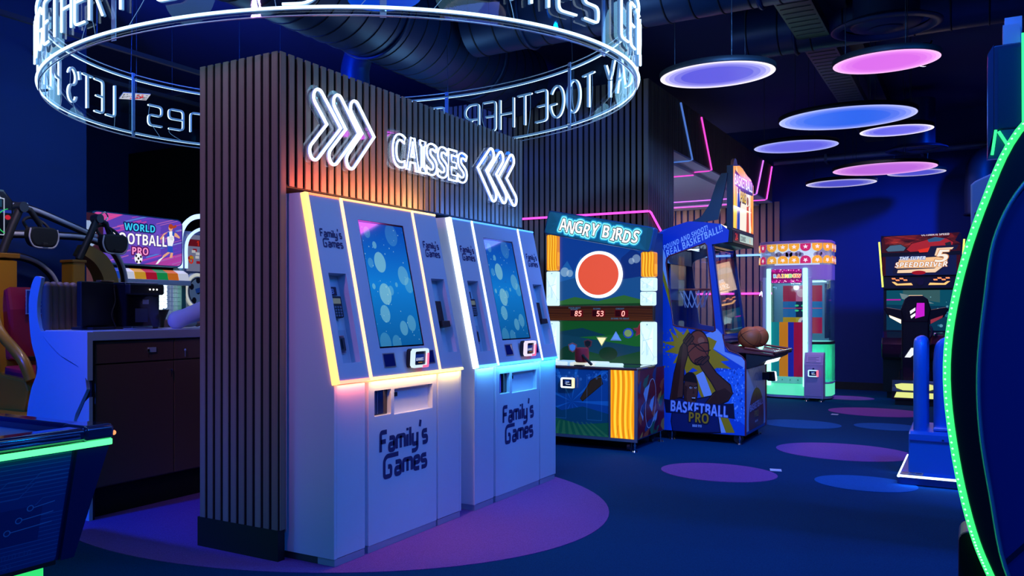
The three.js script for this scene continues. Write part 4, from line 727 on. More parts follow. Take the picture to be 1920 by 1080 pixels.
  part('sign_face', flat([[0.05, 0.01], [1.09, 0.01], [1.09, 0.555], [0.95, 0.61], [0.75, 0.63], [0.5, 0.68], [0.35, 0.69], [0.2, 0.67], [0.05, 0.65]], 0.0315, [0.05, 1.09, 0, 0.7]), backlit(canvas(832, 560, (g, w, h) => {
    g.fillStyle = '#f2a23a'; g.fillRect(0, 0, w, h); for (let i = 0; i < 40; i++) pathFill(g, [[rnd() * w, h], [rnd() * w, h * rnd()], [rnd() * w, h]], ['#ff7a1a', '#ffd34d', '#e0481a', '#fff0c0'][i % 4]); pathFill(g, [[140, 180], [700, 200], [720, h], [130, h]], '#f3ead8');
    pathFill(g, [[170, 250], [230, 230], [260, 330], [250, h], [140, h], [150, 400]], '#1d3fa8'); dot(g, 205, 215, 36, '#5a2c1c'); pathFill(g, [[250, 330], [330, 210], [345, 230], [270, 380]], '#5a2c1c');
    pathFill(g, [[540, 330], [620, 320], [640, h], [520, h]], '#c9482a'); dot(g, 580, 280, 38, '#8a4a34'); dot(g, 610, 180, 60, 'rgba(255,255,255,0.6)'); g.strokeStyle = '#c05a22'; g.lineWidth = 6; g.beginPath(); g.arc(620, 260, 64, 0, 7); g.stroke();
    pathFill(g, [[70, 60], [w * 0.5, 110], [w - 20, 80], [w - 30, 210], [w * 0.5, 220], [80, 190]], '#15183a'); text(g, 'BASKETBALL', w / 2, 140, 124, '#eef2ff', { sx: 1.0, stroke: '#2a3f9a', lw: 10 }); text(g, 'PRO', w / 2 - 20, 262, 124, '#ffd22e', { stroke: '#2a1a08', lw: 26 });
  }), 1.1), sg, 'lit orange sign showing two players');
  part('sign_ball', [new THREE.CylinderGeometry(0.11, 0.11, 0.03, 30).rotateX(Math.PI / 2)], mat([0.35, 0.08, 0.04], 0.5), sg).position.set(0.34, 0.66, -0.02);
  const sc = part('score_box', bx(1.1, 0.15, 0.1, 0.57, 2.165, 1.04, 0.01), BLACK, o);
  part('score_display', flat(rect(0.04, 1.1, 2.1, 2.23), 1.0915), backlit(canvas(640, 80, (g, w, h) => { g.fillStyle = '#12222c'; g.fillRect(0, 0, w, h); g.fillStyle = '#2b0606'; g.fillRect(20, 10, 150, 60); text(g, '24', 100, 42, 60, '#ff3a30', { fam: 'monospace' }); g.fillStyle = '#b9d6d0'; g.fillRect(200, 14, 420, 52); text(g, 'COMBO', 300, 42, 44, '#0c2a30', { skew: -0.2 }); text(g, '0', 520, 42, 44, '#ffb04a'); }), 0.9), o, 'score strip with red number 24');
  area([1.0, 0.75, 0.5], 8, 0.9, 0.5, [6.12 + 0.57, 2.5, 1.14], [6.69, 1.0, 1.6]);
  cardReader(o, Wd - 0.2, 0.66, 1.3, [0.9, 0.95, 1.0], [1.0, 0.85, 0.85], -0.1, 0.6); part('reader_bracket', bc(Wd - 0.24, Wd - 0.16, 0.62, 0.7, 1.216, 1.29), BLACK, o);
  for (const [x, z] of [[0.06, 1.12], [Wd - 0.08, 1.12], [0.06, 0.44], [Wd - 0.08, 0.44]]) { caster(o, x + (x < 0.5 ? 0.1 : -0.1), 0, z); levelFoot(o, x, z + 0.03, 0.1); }
}
const ballArt = canvas(512, 256, (g, w, h) => { g.fillStyle = '#d0622c'; g.fillRect(0, 0, w, h); for (let i = 0; i < 3000; i++) dot(g, rnd() * w, rnd() * h, 1, rnd() < 0.5 ? '#b84e20' : '#dd7638'); g.strokeStyle = '#2a0f08'; g.lineWidth = 5; g.beginPath(); g.moveTo(0, h / 2); g.lineTo(w, h / 2); g.stroke(); for (const x of [0, 128, 256, 384]) { g.beginPath(); g.moveTo(x, 0); g.lineTo(x, h); g.stroke(); } });
{
  const m = printed(ballArt, 0.55, { bumpMap: ballArt, bumpScale: 0.001 });
  for (const [x, y, z, l] of [[6.42, 1.103, 1.2, 'orange basketball on the left of the ball tray'], [6.78, 1.103, 1.21, 'orange basketball on the right of the ball tray']]) { const b = single('basketball', new THREE.SphereGeometry(0.115, 40, 28), m, l, 'ball', [x, y, z], 'basketballs on the tray'); b.rotation.set(0.4, 0.8 + x, 0.5); }
}

function exY(pts, y0, y1, holes = [], bev = 0) {   // plan in (x, z), raised from y0 to y1
  const f = (l) => l.map(([x, z]) => [x, -z]);
  return exZ(f(pts), 0, y1 - y0, holes.map(f), bev).rotateX(-Math.PI / 2).translate(0, y0, 0);
}
const inset = (pts, cx, cz, k) => pts.map(([x, z]) => [cx + (x - cx) * k, cz + (z - cz) * k]);

// ---------- prize tower ----------
{
  const o = thing('prize_tower', 'tall rounded prize machine with scalloped crown and mint green light columns', 'arcade game', [11.75, 0, 0.815], -Math.PI / 2);
  const LILAC = mat([0.42, 0.36, 0.72], 0.4), CRIMSON = glow([0.62, 0.02, 0.14], 0.6, [0.62, 0.02, 0.12]), AMBER = glow([0.9, 0.42, 0.03], 0.7, [0.85, 0.4, 0.03]);
  const plan = rrect(-0.515, 0.515, -0.9, 0, 0.3, 8), inner = inset(plan, 0, -0.45, 0.965);
  part('base', exY(inset(plan, 0, -0.45, 0.98), 0.02, 0.06), LILAC, o);
  part('lit_base', exY(plan, 0.06, 0.25), glow([0.1, 0.95, 0.5], 0.75, [0.3, 0.5, 0.4]), o, 'mint green glowing base');
  part('sill', exY(inset(plan, 0, -0.45, 1.01), 0.25, 0.275), LILAC, o);
  part('lower_panel', exY(plan, 0.275, 0.86, [inner]), new THREE.MeshPhysicalMaterial({ color: lin(0.35, 0.9, 0.7), transmission: 0.75, roughness: 0.25, thickness: 0 }), o);
  part('black_band', exY(inset(plan, 0, -0.45, 1.005), 0.86, 0.9, [inner]), BLACK, o);
  part('shell_glass', exY(plan, 0.9, 1.86, [inner]), GLASS, o);
  part('upper_band', exY(plan, 1.86, 2.09, [inner]), LILAC, o);
  part('header_glass', exY(plan, 2.09, 2.43, [inner]), new THREE.MeshPhysicalMaterial({ color: lin(0.9, 0.95, 1), transmission: 0.8, roughness: 0.15, thickness: 0 }), o);
  part('roof', exY(inset(plan, 0, -0.45, 1.01), 2.43, 2.47, [], 0.008), LILAC, o);
  part('header_core', exY(inset(plan, 0, -0.45, 0.6), 2.09, 2.43), glow([0.7, 0.9, 1.0], 1.1, [0.4, 0.4, 0.4]), o);
  part('floor_plate', exY(inner, 0.86, 0.9), glow([0.15, 0.9, 0.6], 0.5, [0.3, 0.6, 0.5]), o);
  // scallops round the header: half discs with a star, given their own glow as if lit from behind
  const star = Array.from({ length: 10 }, (_, i) => { const a = Math.PI / 2 + i * Math.PI / 5, r = i % 2 ? 0.016 : 0.037; return [r * Math.cos(a), r * Math.sin(a)]; });
  const half = [[-0.074, 0.05], ...arc(0, 0.0, 0.074, 0.07, 180, 360, 14), [0.074, 0.05]], gHalf = exZ(half, 0, 0.006), gStar = exZ(star, 0.006, 0.009), STAR = glow([0.9, 0.9, 0.85], 0.7, [0.8, 0.8, 0.8]);
  const walk = []; for (let i = 0; i < plan.length; i++) { const a = plan[i], b = plan[(i + 1) % plan.length]; walk.push([a, b, Math.hypot(b[0] - a[0], b[1] - a[1])]); }
  const total = walk.reduce((s, w) => s + w[2], 0), at = (d) => { d = (d % total + total) % total; for (const [a, b, l] of walk) { if (d <= l) { const t = d / l, n = norm2(b[1] - a[1], -(b[0] - a[0])); return [a[0] + (b[0] - a[0]) * t, a[1] + (b[1] - a[1]) * t, n]; } d -= l; } };
  const count = Math.round(total / 0.158);
  for (const [y, off, flip] of [[2.372, 0, 1], [2.165, 0, -1]]) for (let i = 0; i < count; i++) {
    const [x, z, n] = at(i * total / count); if (z < -0.62) continue;
    const nx = n[0], nz = n[1], dirOut = (x * nx + (z + 0.45) * nz) > 0 ? 1 : -1;
    const s = part('scallop', gHalf, [CRIMSON, AMBER, AMBER, AMBER][i % 4], o); s.position.set(x + nx * dirOut * 0.003, y, z + nz * dirOut * 0.003); s.rotation.y = Math.atan2(nx * dirOut, nz * dirOut); if (flip < 0) { s.rotation.z = Math.PI; s.rotation.order = 'YXZ'; }
    part('star', gStar, STAR, s);
  }
  for (const [x, z, r] of [[-0.2, -0.02, 0.04], [0.08, -0.01, 0.045], [0.36, -0.06, 0.045], [-0.05, 0.0, 0.05]]) part('cloud_print', [cyl(r, r, 0.006, x, 2.262, z, 20, 'z'), cyl(r * 0.8, r * 0.8, 0.006, x + r * 0.9, 2.25, z, 18, 'z'), cyl(r * 0.8, r * 0.8, 0.006, x - r * 0.9, 2.252, z, 18, 'z')], mat([0.75, 0.78, 0.85], 0.4), o);
  // front door
  const dx = -0.077;
  for (const x of [-0.334, 0.18]) part('led_column', bc(x - 0.032, x + 0.032, 0.2, 2.04, 0.0, 0.035, 0.012), glow([0.3, 1.0, 0.68], 2.2), o);
  area([0.3, 1.0, 0.68], 3, 0.05, 1.8, [11.7, 1.12, 0.48], [10, 1.12, 0.48]); area([0.3, 1.0, 0.68], 3, 0.05, 1.8, [11.7, 1.12, 0.995], [10, 1.12, 0.995]);
  part('sign_box', bc(-0.3, 0.147, 1.805, 2.035, 0.0, 0.05, 0.01), LILAC, o);
  part('sign_face', flat(rect(-0.29, 0.137, 1.815, 2.025), 0.0515), backlit(canvas(512, 256, (g, w, h) => { g.fillStyle = '#9a0f78'; g.fillRect(0, 0, w, h); for (let i = 0; i < 60; i++) dot(g, rnd() * w, rnd() < 0.5 ? rnd() * 50 : h - rnd() * 50, 5 + rnd() * 9, ['#ff5ad0', '#ffd6f4', '#d81b9a'][i % 3]); g.fillStyle = '#7a0a60'; g.fillRect(0, 60, w, 136); 'RAINBOW'.split('').forEach((c, i) => text(g, c, 58 + i * 66, h / 2, 92, ['#35a7ff', '#ff4a3a', '#ffb428', '#fff04a', '#5fe06a', '#ff9a2a', '#ff4a3a'][i], { stroke: '#fff6d8', lw: 16, rot: (i - 3) * 0.02 })); }), 1.0), o, 'lit pink sign with rainbow letters');
  part('door_glass', bc(-0.3, 0.147, 1.2, 1.8, 0.006, 0.012), GLASS, o);
  ['#0f8f8a', '#d98a14', '#1a2aa0', '#a00f3c'].forEach((c, i) => part('stripe_panel', bc(-0.3 + [0, 0.115, 0.24, 0.32][i], -0.3 + [0.115, 0.24, 0.32, 0.447][i], 0.35, 1.2, 0.004, 0.014), glow(new THREE.Color(c).toArray(), 0.4, new THREE.Color(c).toArray()), o));  // stripes glow by themselves so that they look lit
  part('kick_plate', bc(-0.3, 0.147, 0.24, 0.348, 0.004, 0.02, 0.004), glow([0.1, 0.8, 0.5], 0.35, [0.3, 0.7, 0.5]), o);
  part('rivets', [-0.24, -0.14, -0.03, 0.08].map((x) => cyl(0.007, 0.007, 0.01, x, 0.3, 0.022, 10, 'z')), DARKSTEEL, o).userData.kind = 'stuff';
  part('door_post', [bc(-0.43, -0.366, 0.25, 1.9, -0.05, 0.006, 0.01)], LILAC, o); part('door_post', [bc(0.212, 0.27, 0.25, 1.9, -0.05, 0.006, 0.01)], LILAC, o);
  // inside: prize wheel board
  part('prize_board', flat(rect(-0.2, 0.36, 1.02, 1.78), -0.42), backlit(canvas(420, 570, (g, w, h) => { const q = [['#b01650', 0, 0], ['#d77ab0', 140, 0], ['#b01650', 280, 0], ['#1f7ac8', 0, 190], ['#162a5a', 140, 190], ['#1f7ac8', 280, 190], ['#caa820', 0, 380], ['#d0c040', 140, 380], ['#b01650', 280, 380]]; for (const [c, x, y] of q) { g.fillStyle = c; g.fillRect(x, y, 140, 190); } dot(g, 200, 90, 50, '#f4c8e0'); for (const [x, y] of [[150, 240], [220, 240], [150, 300], [220, 300]]) dot(g, x, y, 22, '#4dffb0', 12); dot(g, 230, 440, 66, '#f4f0fa'); dot(g, 230, 440, 34, '#6a4a9a'); g.strokeStyle = '#e83a6a'; g.lineWidth = 8; g.beginPath(); g.moveTo(0, 272); g.lineTo(420, 272); g.stroke(); }), 0.6), o, 'colourful prize board behind the glass');
  part('mirror_panel', [bc(-0.46, -0.44, 0.95, 1.8, -0.7, -0.2), bc(0.42, 0.44, 0.95, 1.8, -0.7, -0.2)], mat([0.2, 0.3, 0.4], 0.08, 0.9), o);
  part('inner_light', bc(-0.4, 0.4, 1.83, 1.85, -0.6, -0.1), glow([0.55, 0.85, 1.0], 1.2), o);
  part('back_wall', exX([[-0.86, 0.3], [-0.86, 2.08], [-0.84, 2.08], [-0.84, 0.3]], -0.4, 0.4), mat([0.15, 0.3, 0.4], 0.4), o);
  point([0.3, 1.0, 0.75], 1.6, [12.1, 0.6, 0.9], 4); point([0.6, 0.9, 1.0], 1.2, [12.15, 1.75, 0.8], 4);
  part('wave_neon', [sweep(smooth([[-0.5, 1.62, -0.16], [-0.46, 1.68, -0.1], [-0.44, 1.6, -0.08], [-0.4, 1.68, -0.04], [-0.37, 1.62, -0.02]], 20), 0.008, 6)], glow([0.8, 0.95, 1.0], 1.5), o);
}
{
  const o = thing('ticket_column', 'small lilac payment column beside the prize tower', 'payment terminal', [11.5, 0, 1.14], -Math.PI / 2);
  const LILAC = mat([0.45, 0.38, 0.68], 0.45);
  part('body', exX([[0, 0.05], [0, 0.56], [-0.05, 0.7], [-0.08, 0.74], [-0.24, 0.74], [-0.24, 0.05]], -0.13, 0.13, [], 0.006), LILAC, o);
  part('door_panel', bc(-0.11, 0.11, 0.08, 0.52, 0.0, 0.006, 0.004), LILAC, o); part('top_notice', bx(0.19, 0.1, 0.004, 0, 0, 0), printed(canvas(128, 64, (g, w, h) => { g.fillStyle = '#c9c0e6'; g.fillRect(0, 0, w, h); g.fillStyle = '#6a5f9a'; for (let i = 0; i < 4; i++) g.fillRect(12, 10 + i * 13, 100 - (i % 2) * 24, 5); })), o).position.set(0, 0.64, -0.02);
  o.children[2].rotation.x = -0.35;
  part('lock', cyl(0.012, 0.012, 0.012, 0, 0.5, 0.008, 14, 'z'), CHROME, o);
  cardReader(o, 0.0, 0.43, 0.025, [0.35, 0.6, 1.0], [1.0, 0.12, 0.2]);
  for (const [x, z] of [[-0.1, -0.03], [0.1, -0.03], [-0.1, -0.2], [0.1, -0.2]]) levelFoot(o, x, z, 0.055);
}

// ---------- racing simulator ----------
{
  const o = thing('racing_cabinet', 'black racing cabinet with lit car header, large 5 and wide teal screen', 'arcade game', [12.8, 0, 2.45], -Math.PI / 2);
  const BK = mat([0.01, 0.012, 0.02], 0.3);
  part('body', exX([[0, 0.1], [0, 0.9], [-0.12, 1.05], [-0.12, 1.9], [-0.05, 1.92], [0.02, 2.55], [-0.3, 2.55], [-0.5, 1.6], [-0.5, 0.1]], -0.5, 0.5), BK, o);
  part('feet', bc(-0.45, 0.45, 0, 0.1, -0.45, -0.05), BK, o);
  const art = canvas(1024, 640, (g, w, h) => {
    g.fillStyle = '#3a0c12'; g.fillRect(0, 0, w, h); for (let i = 0; i < 60; i++) pathFill(g, [[rnd() * w, rnd() * 220], [rnd() * w, rnd() * 220], [rnd() * w, rnd() * 220]], ['rgba(200,30,30,0.2)', 'rgba(255,90,60,0.18)', 'rgba(10,0,10,0.3)'][i % 3]);
    g.fillStyle = '#101a4a'; g.fillRect(60, 330, w - 120, 300); g.fillStyle = '#0a0d20'; g.fillRect(0, 280, w, 60);
    pathFill(g, [[60, 230], [120, 170], [260, 160], [330, 210], [300, 260], [90, 265]], '#4a6a86', '#0a0a14', 6); pathFill(g, [[330, 240], [400, 150], [560, 110], [700, 60], [840, 90], [930, 150], [900, 240], [560, 270], [380, 280]], '#a8242c', '#2a0408', 8); pathFill(g, [[600, 100], [700, 66], [820, 92], [760, 130], [620, 140]], '#2d5a86'); pathFill(g, [[480, 250], [640, 215], [620, 285], [500, 290]], '#e8341c'); pathFill(g, [[820, 160], [890, 140], [905, 210], [840, 235]], '#20242c');
    text(g, 'ULTIMATE SPEED', 700, 28, 44, '#e8e8f4');
    pathFill(g, [[150, 560], [260, 330], [600, 300], [640, 200], [990, 190], [960, 260], [760, 270], [740, 320], [880, 330], [870, 460], [740, 600], [160, 610]], '#16183a');
    pathFill(g, [[220, 545], [690, 530], [820, 440], [815, 360], [690, 340], [720, 230], [930, 225], [910, 255], [760, 262], [748, 316], [850, 340], [850, 460], [700, 590], [210, 590]], '#ffd9b4'); pathFill(g, [[240, 380], [700, 360], [820, 380], [810, 470], [700, 520], [200, 520]], '#ffc890');
    text(g, 'THE SUPER', 410, 372, 66, '#f4faff', { skew: -0.25, stroke: '#5a78c8', lw: 10 }); text(g, 'SPEEDDRIVER', 520, 468, 104, '#ffffff', { skew: -0.2, sx: 1.0, stroke: '#c06a2a', lw: 12 }); text(g, '5', 790, 350, 250, '#fff6ea', { skew: -0.25, sx: 1.3, stroke: '#d98a4a', lw: 16 }); dot(g, 490, 590, 90, '#a01420', 30);
  });
  const mq = part('marquee', exX([[0.02, 1.94], [0.06, 1.93], [0.1, 2.55], [0.02, 2.56]], -0.52, 0.52), BK, o);
  const mk = part('marquee_face', flat([[-0.51, -0.32], [0.51, -0.32], [0.51, 0.16], [0.44, 0.2], [0.5, 0.32], [-0.48, 0.29], [-0.51, 0.25]], 0, [-0.52, 0.52, -0.33, 0.33]), backlit(art, 0.95), o, 'lit header printed with sports cars'); mk.position.set(0, 2.245, 0.085); mk.rotation.x = 0.064;
  part('led_edge', [sweep([V(-0.545, 2.46, 0.09), V(-0.5, 1.75, 0.05)], 0.012, 6)], glow([0.75, 0.9, 0.1], 2), o); part('led_edge', [sweep([V(0.555, 2.46, 0.09), V(0.51, 1.75, 0.05)], 0.012, 6)], glow([0.75, 0.9, 0.1], 2), o);
  const fl = part('speaker_panel', bc(-0.5, 0.5, 1.72, 1.92, -0.05, 0.04, 0.012), BK, o);
  part('speaker', cyl(0.05, 0.04, 0.02, 0.0, 1.82, 0.045, 24, 'z'), RUBBER, fl);
  const FLAG = glow([1.0, 0.28, 0.08], 1.3), FLAG2 = glow([1.0, 0.5, 0.15], 1.3);
  for (const s of [-1, 1]) { for (let i = 0; i < 4; i++) for (let j = 0; j < 2; j++) if ((i + j) % 2 === 0) part('flag_light', exZ([[0, 0], [0.05, 0], [0.044, 0.022], [-0.006, 0.022]].map(([x, y]) => [s * (0.17 + i * 0.052) + (s < 0 ? -0.05 : 0) + x, 1.845 + j * 0.024 + y]), 0.041, 0.045), FLAG, fl); part('flag_light', exZ([[0.1, 1.775], [0.32, 1.775], [0.38, 1.83], [0.34, 1.83], [0.3, 1.8], [0.12, 1.81]].map(([x, y]) => [s * x, y]), 0.041, 0.045), FLAG2, fl); }
  part('screen', flat(rect(-0.46, 0.48, 1.07, 1.7), -0.115), backlit(canvas(640, 420, (g, w, h) => { g.fillStyle = '#0f5a74'; g.fillRect(0, 0, w, h); pathFill(g, [[0, 150], [w, 170], [w, h], [0, h]], '#0b3f60'); pathFill(g, [[150, 0], [480, 0], [480, 130], [260, 90], [150, 40]], '#3f6a70'); pathFill(g, [[120, 30], [240, 60], [430, 140], [330, 140], [140, 90]], '#7f9aa0'); pathFill(g, [[170, 110], [240, 70], [280, 150], [220, 200]], '#b8e4ec'); g.strokeStyle = '#4fd0f0'; g.lineWidth = 5; g.beginPath(); g.moveTo(0, 230); g.lineTo(w, 236); g.stroke(); for (let i = 0; i < 26; i++) dot(g, 300 + rnd() * 340, 60 + rnd() * 330, 3 + rnd() * 14, ['rgba(140,220,240,0.7)', 'rgba(60,160,200,0.6)'][i % 2]); g.fillStyle = '#d020c0'; g.fillRect(0, 92, 130, 14); }), 0.7, { roughness: 0.1 }), o, 'teal game screen');
  part('screen_bezel', exZ(rect(-0.5, 0.5, 1.03, 1.72), -0.13, -0.1, [rect(-0.46, 0.48, 1.07, 1.7)]), BK, o);
  part('dashboard', exX([[0, 0.6], [0.3, 0.66], [0.34, 0.86], [0.26, 0.96], [0.0, 1.05], [-0.1, 1.05]], -0.5, 0.5, [], 0.01), GLOSSBLACK, o);
  part('gear_panel', bx(0.16, 0.16, 0.05, 0.22, 0.93, 0.3, 0.012), mat([0.25, 0.03, 0.05], 0.4), o); part('gear_knob', sph(0.03, 0.2, 1.02, 0.34, 14), CHROME, o);
  part('steering_wheel', new THREE.TorusGeometry(0.16, 0.018, 10, 36).rotateX(-0.35).translate(0, 1.06, 0.4), BLACK, o); part('steering_hub', cyl(0.05, 0.05, 0.12, 0, 1.04, 0.34, 20, 'z'), BLACK, o);
  area([1.0, 0.7, 0.45], 1, 0.9, 0.5, [12.65, 2.24, 2.45], [10, 2.1, 2.45]);
}
{
  const o = thing('racing_chair', 'black racing chair seen from behind with lit wings and yellow lit base', 'racing chair', [11.75, 0, 2.42], -Math.PI / 2);
  const BK = mat([0.012, 0.012, 0.02], 0.25, 0, { clearcoat: 0.6 }), Y = glow([0.8, 0.85, 0.25], 1.0, [0.3, 0.3, 0.1]);
  part('base_box', exX([[0.06, 0.08], [0.06, 0.2], [0.0, 0.36], [-0.6, 0.36], [-0.6, 0.08]], -0.28, 0.3, [], 0.008), BK, o); part('base_skid', bc(-0.24, 0.26, 0, 0.08, -0.55, 0.03), BLACK, o);
  part('lit_panel', exZ([[-0.24, 0.3], [-0.16, 0.32], [0.18, 0.32], [0.26, 0.3], [0.24, 0.25], [0.16, 0.22], [-0.14, 0.22], [-0.22, 0.25]], 0.065, 0.075), Y, o); part('lit_panel', exZ([[-0.25, 0.11], [0.27, 0.11], [0.24, 0.19], [-0.22, 0.19]], 0.065, 0.075), Y, o);
  part('back', exX([[0.0, 0.36], [0.05, 0.8], [0.04, 1.25], [-0.04, 1.32], [-0.12, 1.25], [-0.1, 0.8], [-0.1, 0.36]], -0.16, 0.18, [], 0.02), BK, o);
  part('cushion', exX([[-0.1, 0.36], [-0.1, 0.5], [-0.55, 0.52], [-0.6, 0.36]], -0.2, 0.22, [], 0.02), BK, o);
  part('headrest', exZ([[-0.14, 1.22], [-0.17, 1.4], [-0.12, 1.55], [-0.06, 1.6], [0.1, 1.6], [0.16, 1.55], [0.2, 1.4], [0.17, 1.22]], -0.08, 0.06, [], 0.012), BK, o);
  part('emblem_screen', flat(rrect(-0.1, 0.13, 1.25, 1.5, 0.02), 0.0615, [-0.1, 0.13, 1.25, 1.5]), backlit(canvas(128, 140, (g, w, h) => { g.fillStyle = '#060410'; g.fillRect(0, 0, w, h); pathFill(g, [[72, 4], [124, 4], [124, 110], [60, 130]], '#c01ac8'); pathFill(g, [[24, 70], [62, 40], [62, 66], [28, 96]], '#f4f4ff'); pathFill(g, [[28, 110], [62, 84], [62, 108], [34, 132]], '#f4f4ff'); }), 1.1), o, 'purple and white emblem');
  for (const s of [-1, 1]) { part('wing', exZ([[s * 0.15, 1.2], [s * 0.34, 1.32], [s * 0.4, 1.44], [s * 0.36, 1.46], [s * 0.16, 1.42]].map(([x, y]) => [x + 0.015, y - 0.03]), -0.05, 0.05, [], 0.01), BK, o); part('wing_light', exZ([[s * 0.18, 1.22], [s * 0.32, 1.31], [s * 0.33, 1.345], [s * 0.18, 1.28]].map(([x, y]) => [x + 0.015, y - 0.03]), 0.051, 0.057), s < 0 ? glow([1.0, 0.85, 0.6], 1.6) : glow([0.35, 0.03, 0.05], 0.8), o); }
  part('headrest_light', bc(-0.07, 0.1, 1.585, 1.605, 0.0, 0.05, 0.006), glow([1.0, 0.7, 0.35], 1.3), o);
  part('back_mark', exZ([[-0.12, 0.7], [-0.04, 0.84], [-0.01, 0.84], [-0.01, 0.74], [-0.05, 0.7]], 0.066, 0.07), glow([0.9, 0.95, 1.0], 1.0), o);
}
{
  const o = thing('racing_cabinet', 'second racing cabinet mostly hidden behind the green lit pod', 'arcade game', [12.8, 0, 3.66], -Math.PI / 2);
  part('body', exX([[0, 0], [0, 0.9], [-0.12, 1.05], [-0.12, 1.9], [-0.05, 1.92], [0.06, 2.6], [-0.3, 2.6], [-0.5, 1.6], [-0.5, 0]], -0.5, 0.5), mat([0.01, 0.012, 0.02], 0.3), o);
  part('marquee_face', flat(rect(-0.5, 0.5, 2.0, 2.55), 0.08), backlit(canvas(128, 64, (g, w, h) => { g.fillStyle = '#5a1512'; g.fillRect(0, 0, w, h); g.fillStyle = '#b8742a'; g.fillRect(10, 30, 60, 20); }), 0.6), o);
  part('led_edge', [sweep([V(-0.545, 2.46, 0.12), V(-0.52, 1.8, 0.06)], 0.012, 6)], glow([0.75, 0.9, 0.1], 2), o);
}

// ---------- blue balance ride with padded handles ----------
{
  const o = thing('step_game', 'blue step platform game with padded handles and a lit edge', 'arcade game', [4.63, 0, 2.63], -Math.PI / 2);
  const BL = mat([0.01, 0.16, 0.55], 0.35), PAD = mat([0.01, 0.18, 0.62], 0.45, 0, { clearcoat: 0.25 });
  part('skirt', exY(rrect(0.0, 1.25, -1.3, 0, 0.03), 0.006, 0.06), mat([0.05, 0.1, 0.3], 0.3, 0.5), o);
  part('edge_light', [sweep([V(0.01, 0.066, -1.25), V(0.01, 0.066, -0.01), V(1.22, 0.066, -0.01)], 0.011, 8)], glow([0.55, 0.75, 1.0], 4), o);
  area([0.05, 0.3, 1.0], 14, 1.2, 0.04, [4.6, 0.06, 3.25], [3.6, -0.3, 3.25]); area([0.1, 0.3, 1.0], 4, 0.04, 1.0, [5.2, 0.06, 2.6], [5.2, -0.2, 2.0]);
  part('deck', exY(rrect(0.012, 1.24, -1.29, -0.012, 0.03), 0.06, 0.075), BL, o);
  part('housing', exX([[-0.2, 0.075], [-0.24, 0.38], [-0.28, 0.4], [-0.85, 0.42], [-0.9, 0.38], [-0.94, 0.075]], 0.065, 1.2, [], 0.012), BL, o);
  part('housing_trim', [bc(0.07, 1.19, 0.33, 0.336, -0.231, -0.22)], mat([0.02, 0.06, 0.3], 0.4), o);
  part('foot_pad', bx(0.38, 0.03, 0.36, 0.42, 0.42, -0.52, 0.012), mat([0.25, 0.45, 0.9], 0.1, 0.4), o);
  part('notice_plate', flat(rect(0.02, 0.17, -0.19, -0.03), 0).rotateX(-Math.PI / 2).translate(0, 0.0765, -0.22), printed(canvas(128, 128, (g, w, h) => { g.fillStyle = '#c9b98e'; g.fillRect(0, 0, w, h); g.fillStyle = '#101a50'; g.fillRect(6, 6, 36, 40); g.fillRect(50, 8, 30, 30); g.fillRect(86, 20, 34, 40); g.fillRect(8, 100, 110, 18); pathFill(g, [[40, 90], [70, 60], [90, 90]], '#1a3a9a'); })), o);
  const loop = (x) => { const p = part('padded_handle', sweep(smooth([[x, 0.4, -0.38], [x, 0.7, -0.38], [x, 1.02, -0.38], [x, 1.12, -0.42], [x, 1.13, -0.52], [x, 1.13, -0.66], [x, 1.12, -0.76], [x, 1.02, -0.8], [x, 0.7, -0.8], [x, 0.4, -0.8]], 44), 0.048, 14), PAD, o); part('handle_seam', sweep(smooth([[x + 0.03, 0.5, -0.418], [x + 0.03, 0.7, -0.418], [x + 0.03, 1.0, -0.42]], 8), 0.006, 5), mat([0.02, 0.07, 0.4], 0.5), p); };
  loop(0.14); part('padded_handle', sweep(smooth([[0.275, 0.4, -0.5], [0.275, 0.7, -0.5], [0.275, 1.0, -0.5], [0.3, 1.11, -0.5], [0.42, 1.14, -0.5], [0.6, 1.14, -0.5], [0.7, 1.11, -0.5], [0.73, 1.0, -0.5], [0.73, 0.7, -0.5], [0.73, 0.4, -0.5]], 44), 0.048, 14), PAD, o); loop(0.95);
  part('bolts', [0.3, 0.42, 0.6].map((x) => cyl(0.009, 0.009, 0.008, x, 0.345, -0.232, 10, 'z')), CHROME, o).userData.kind = 'stuff';
}

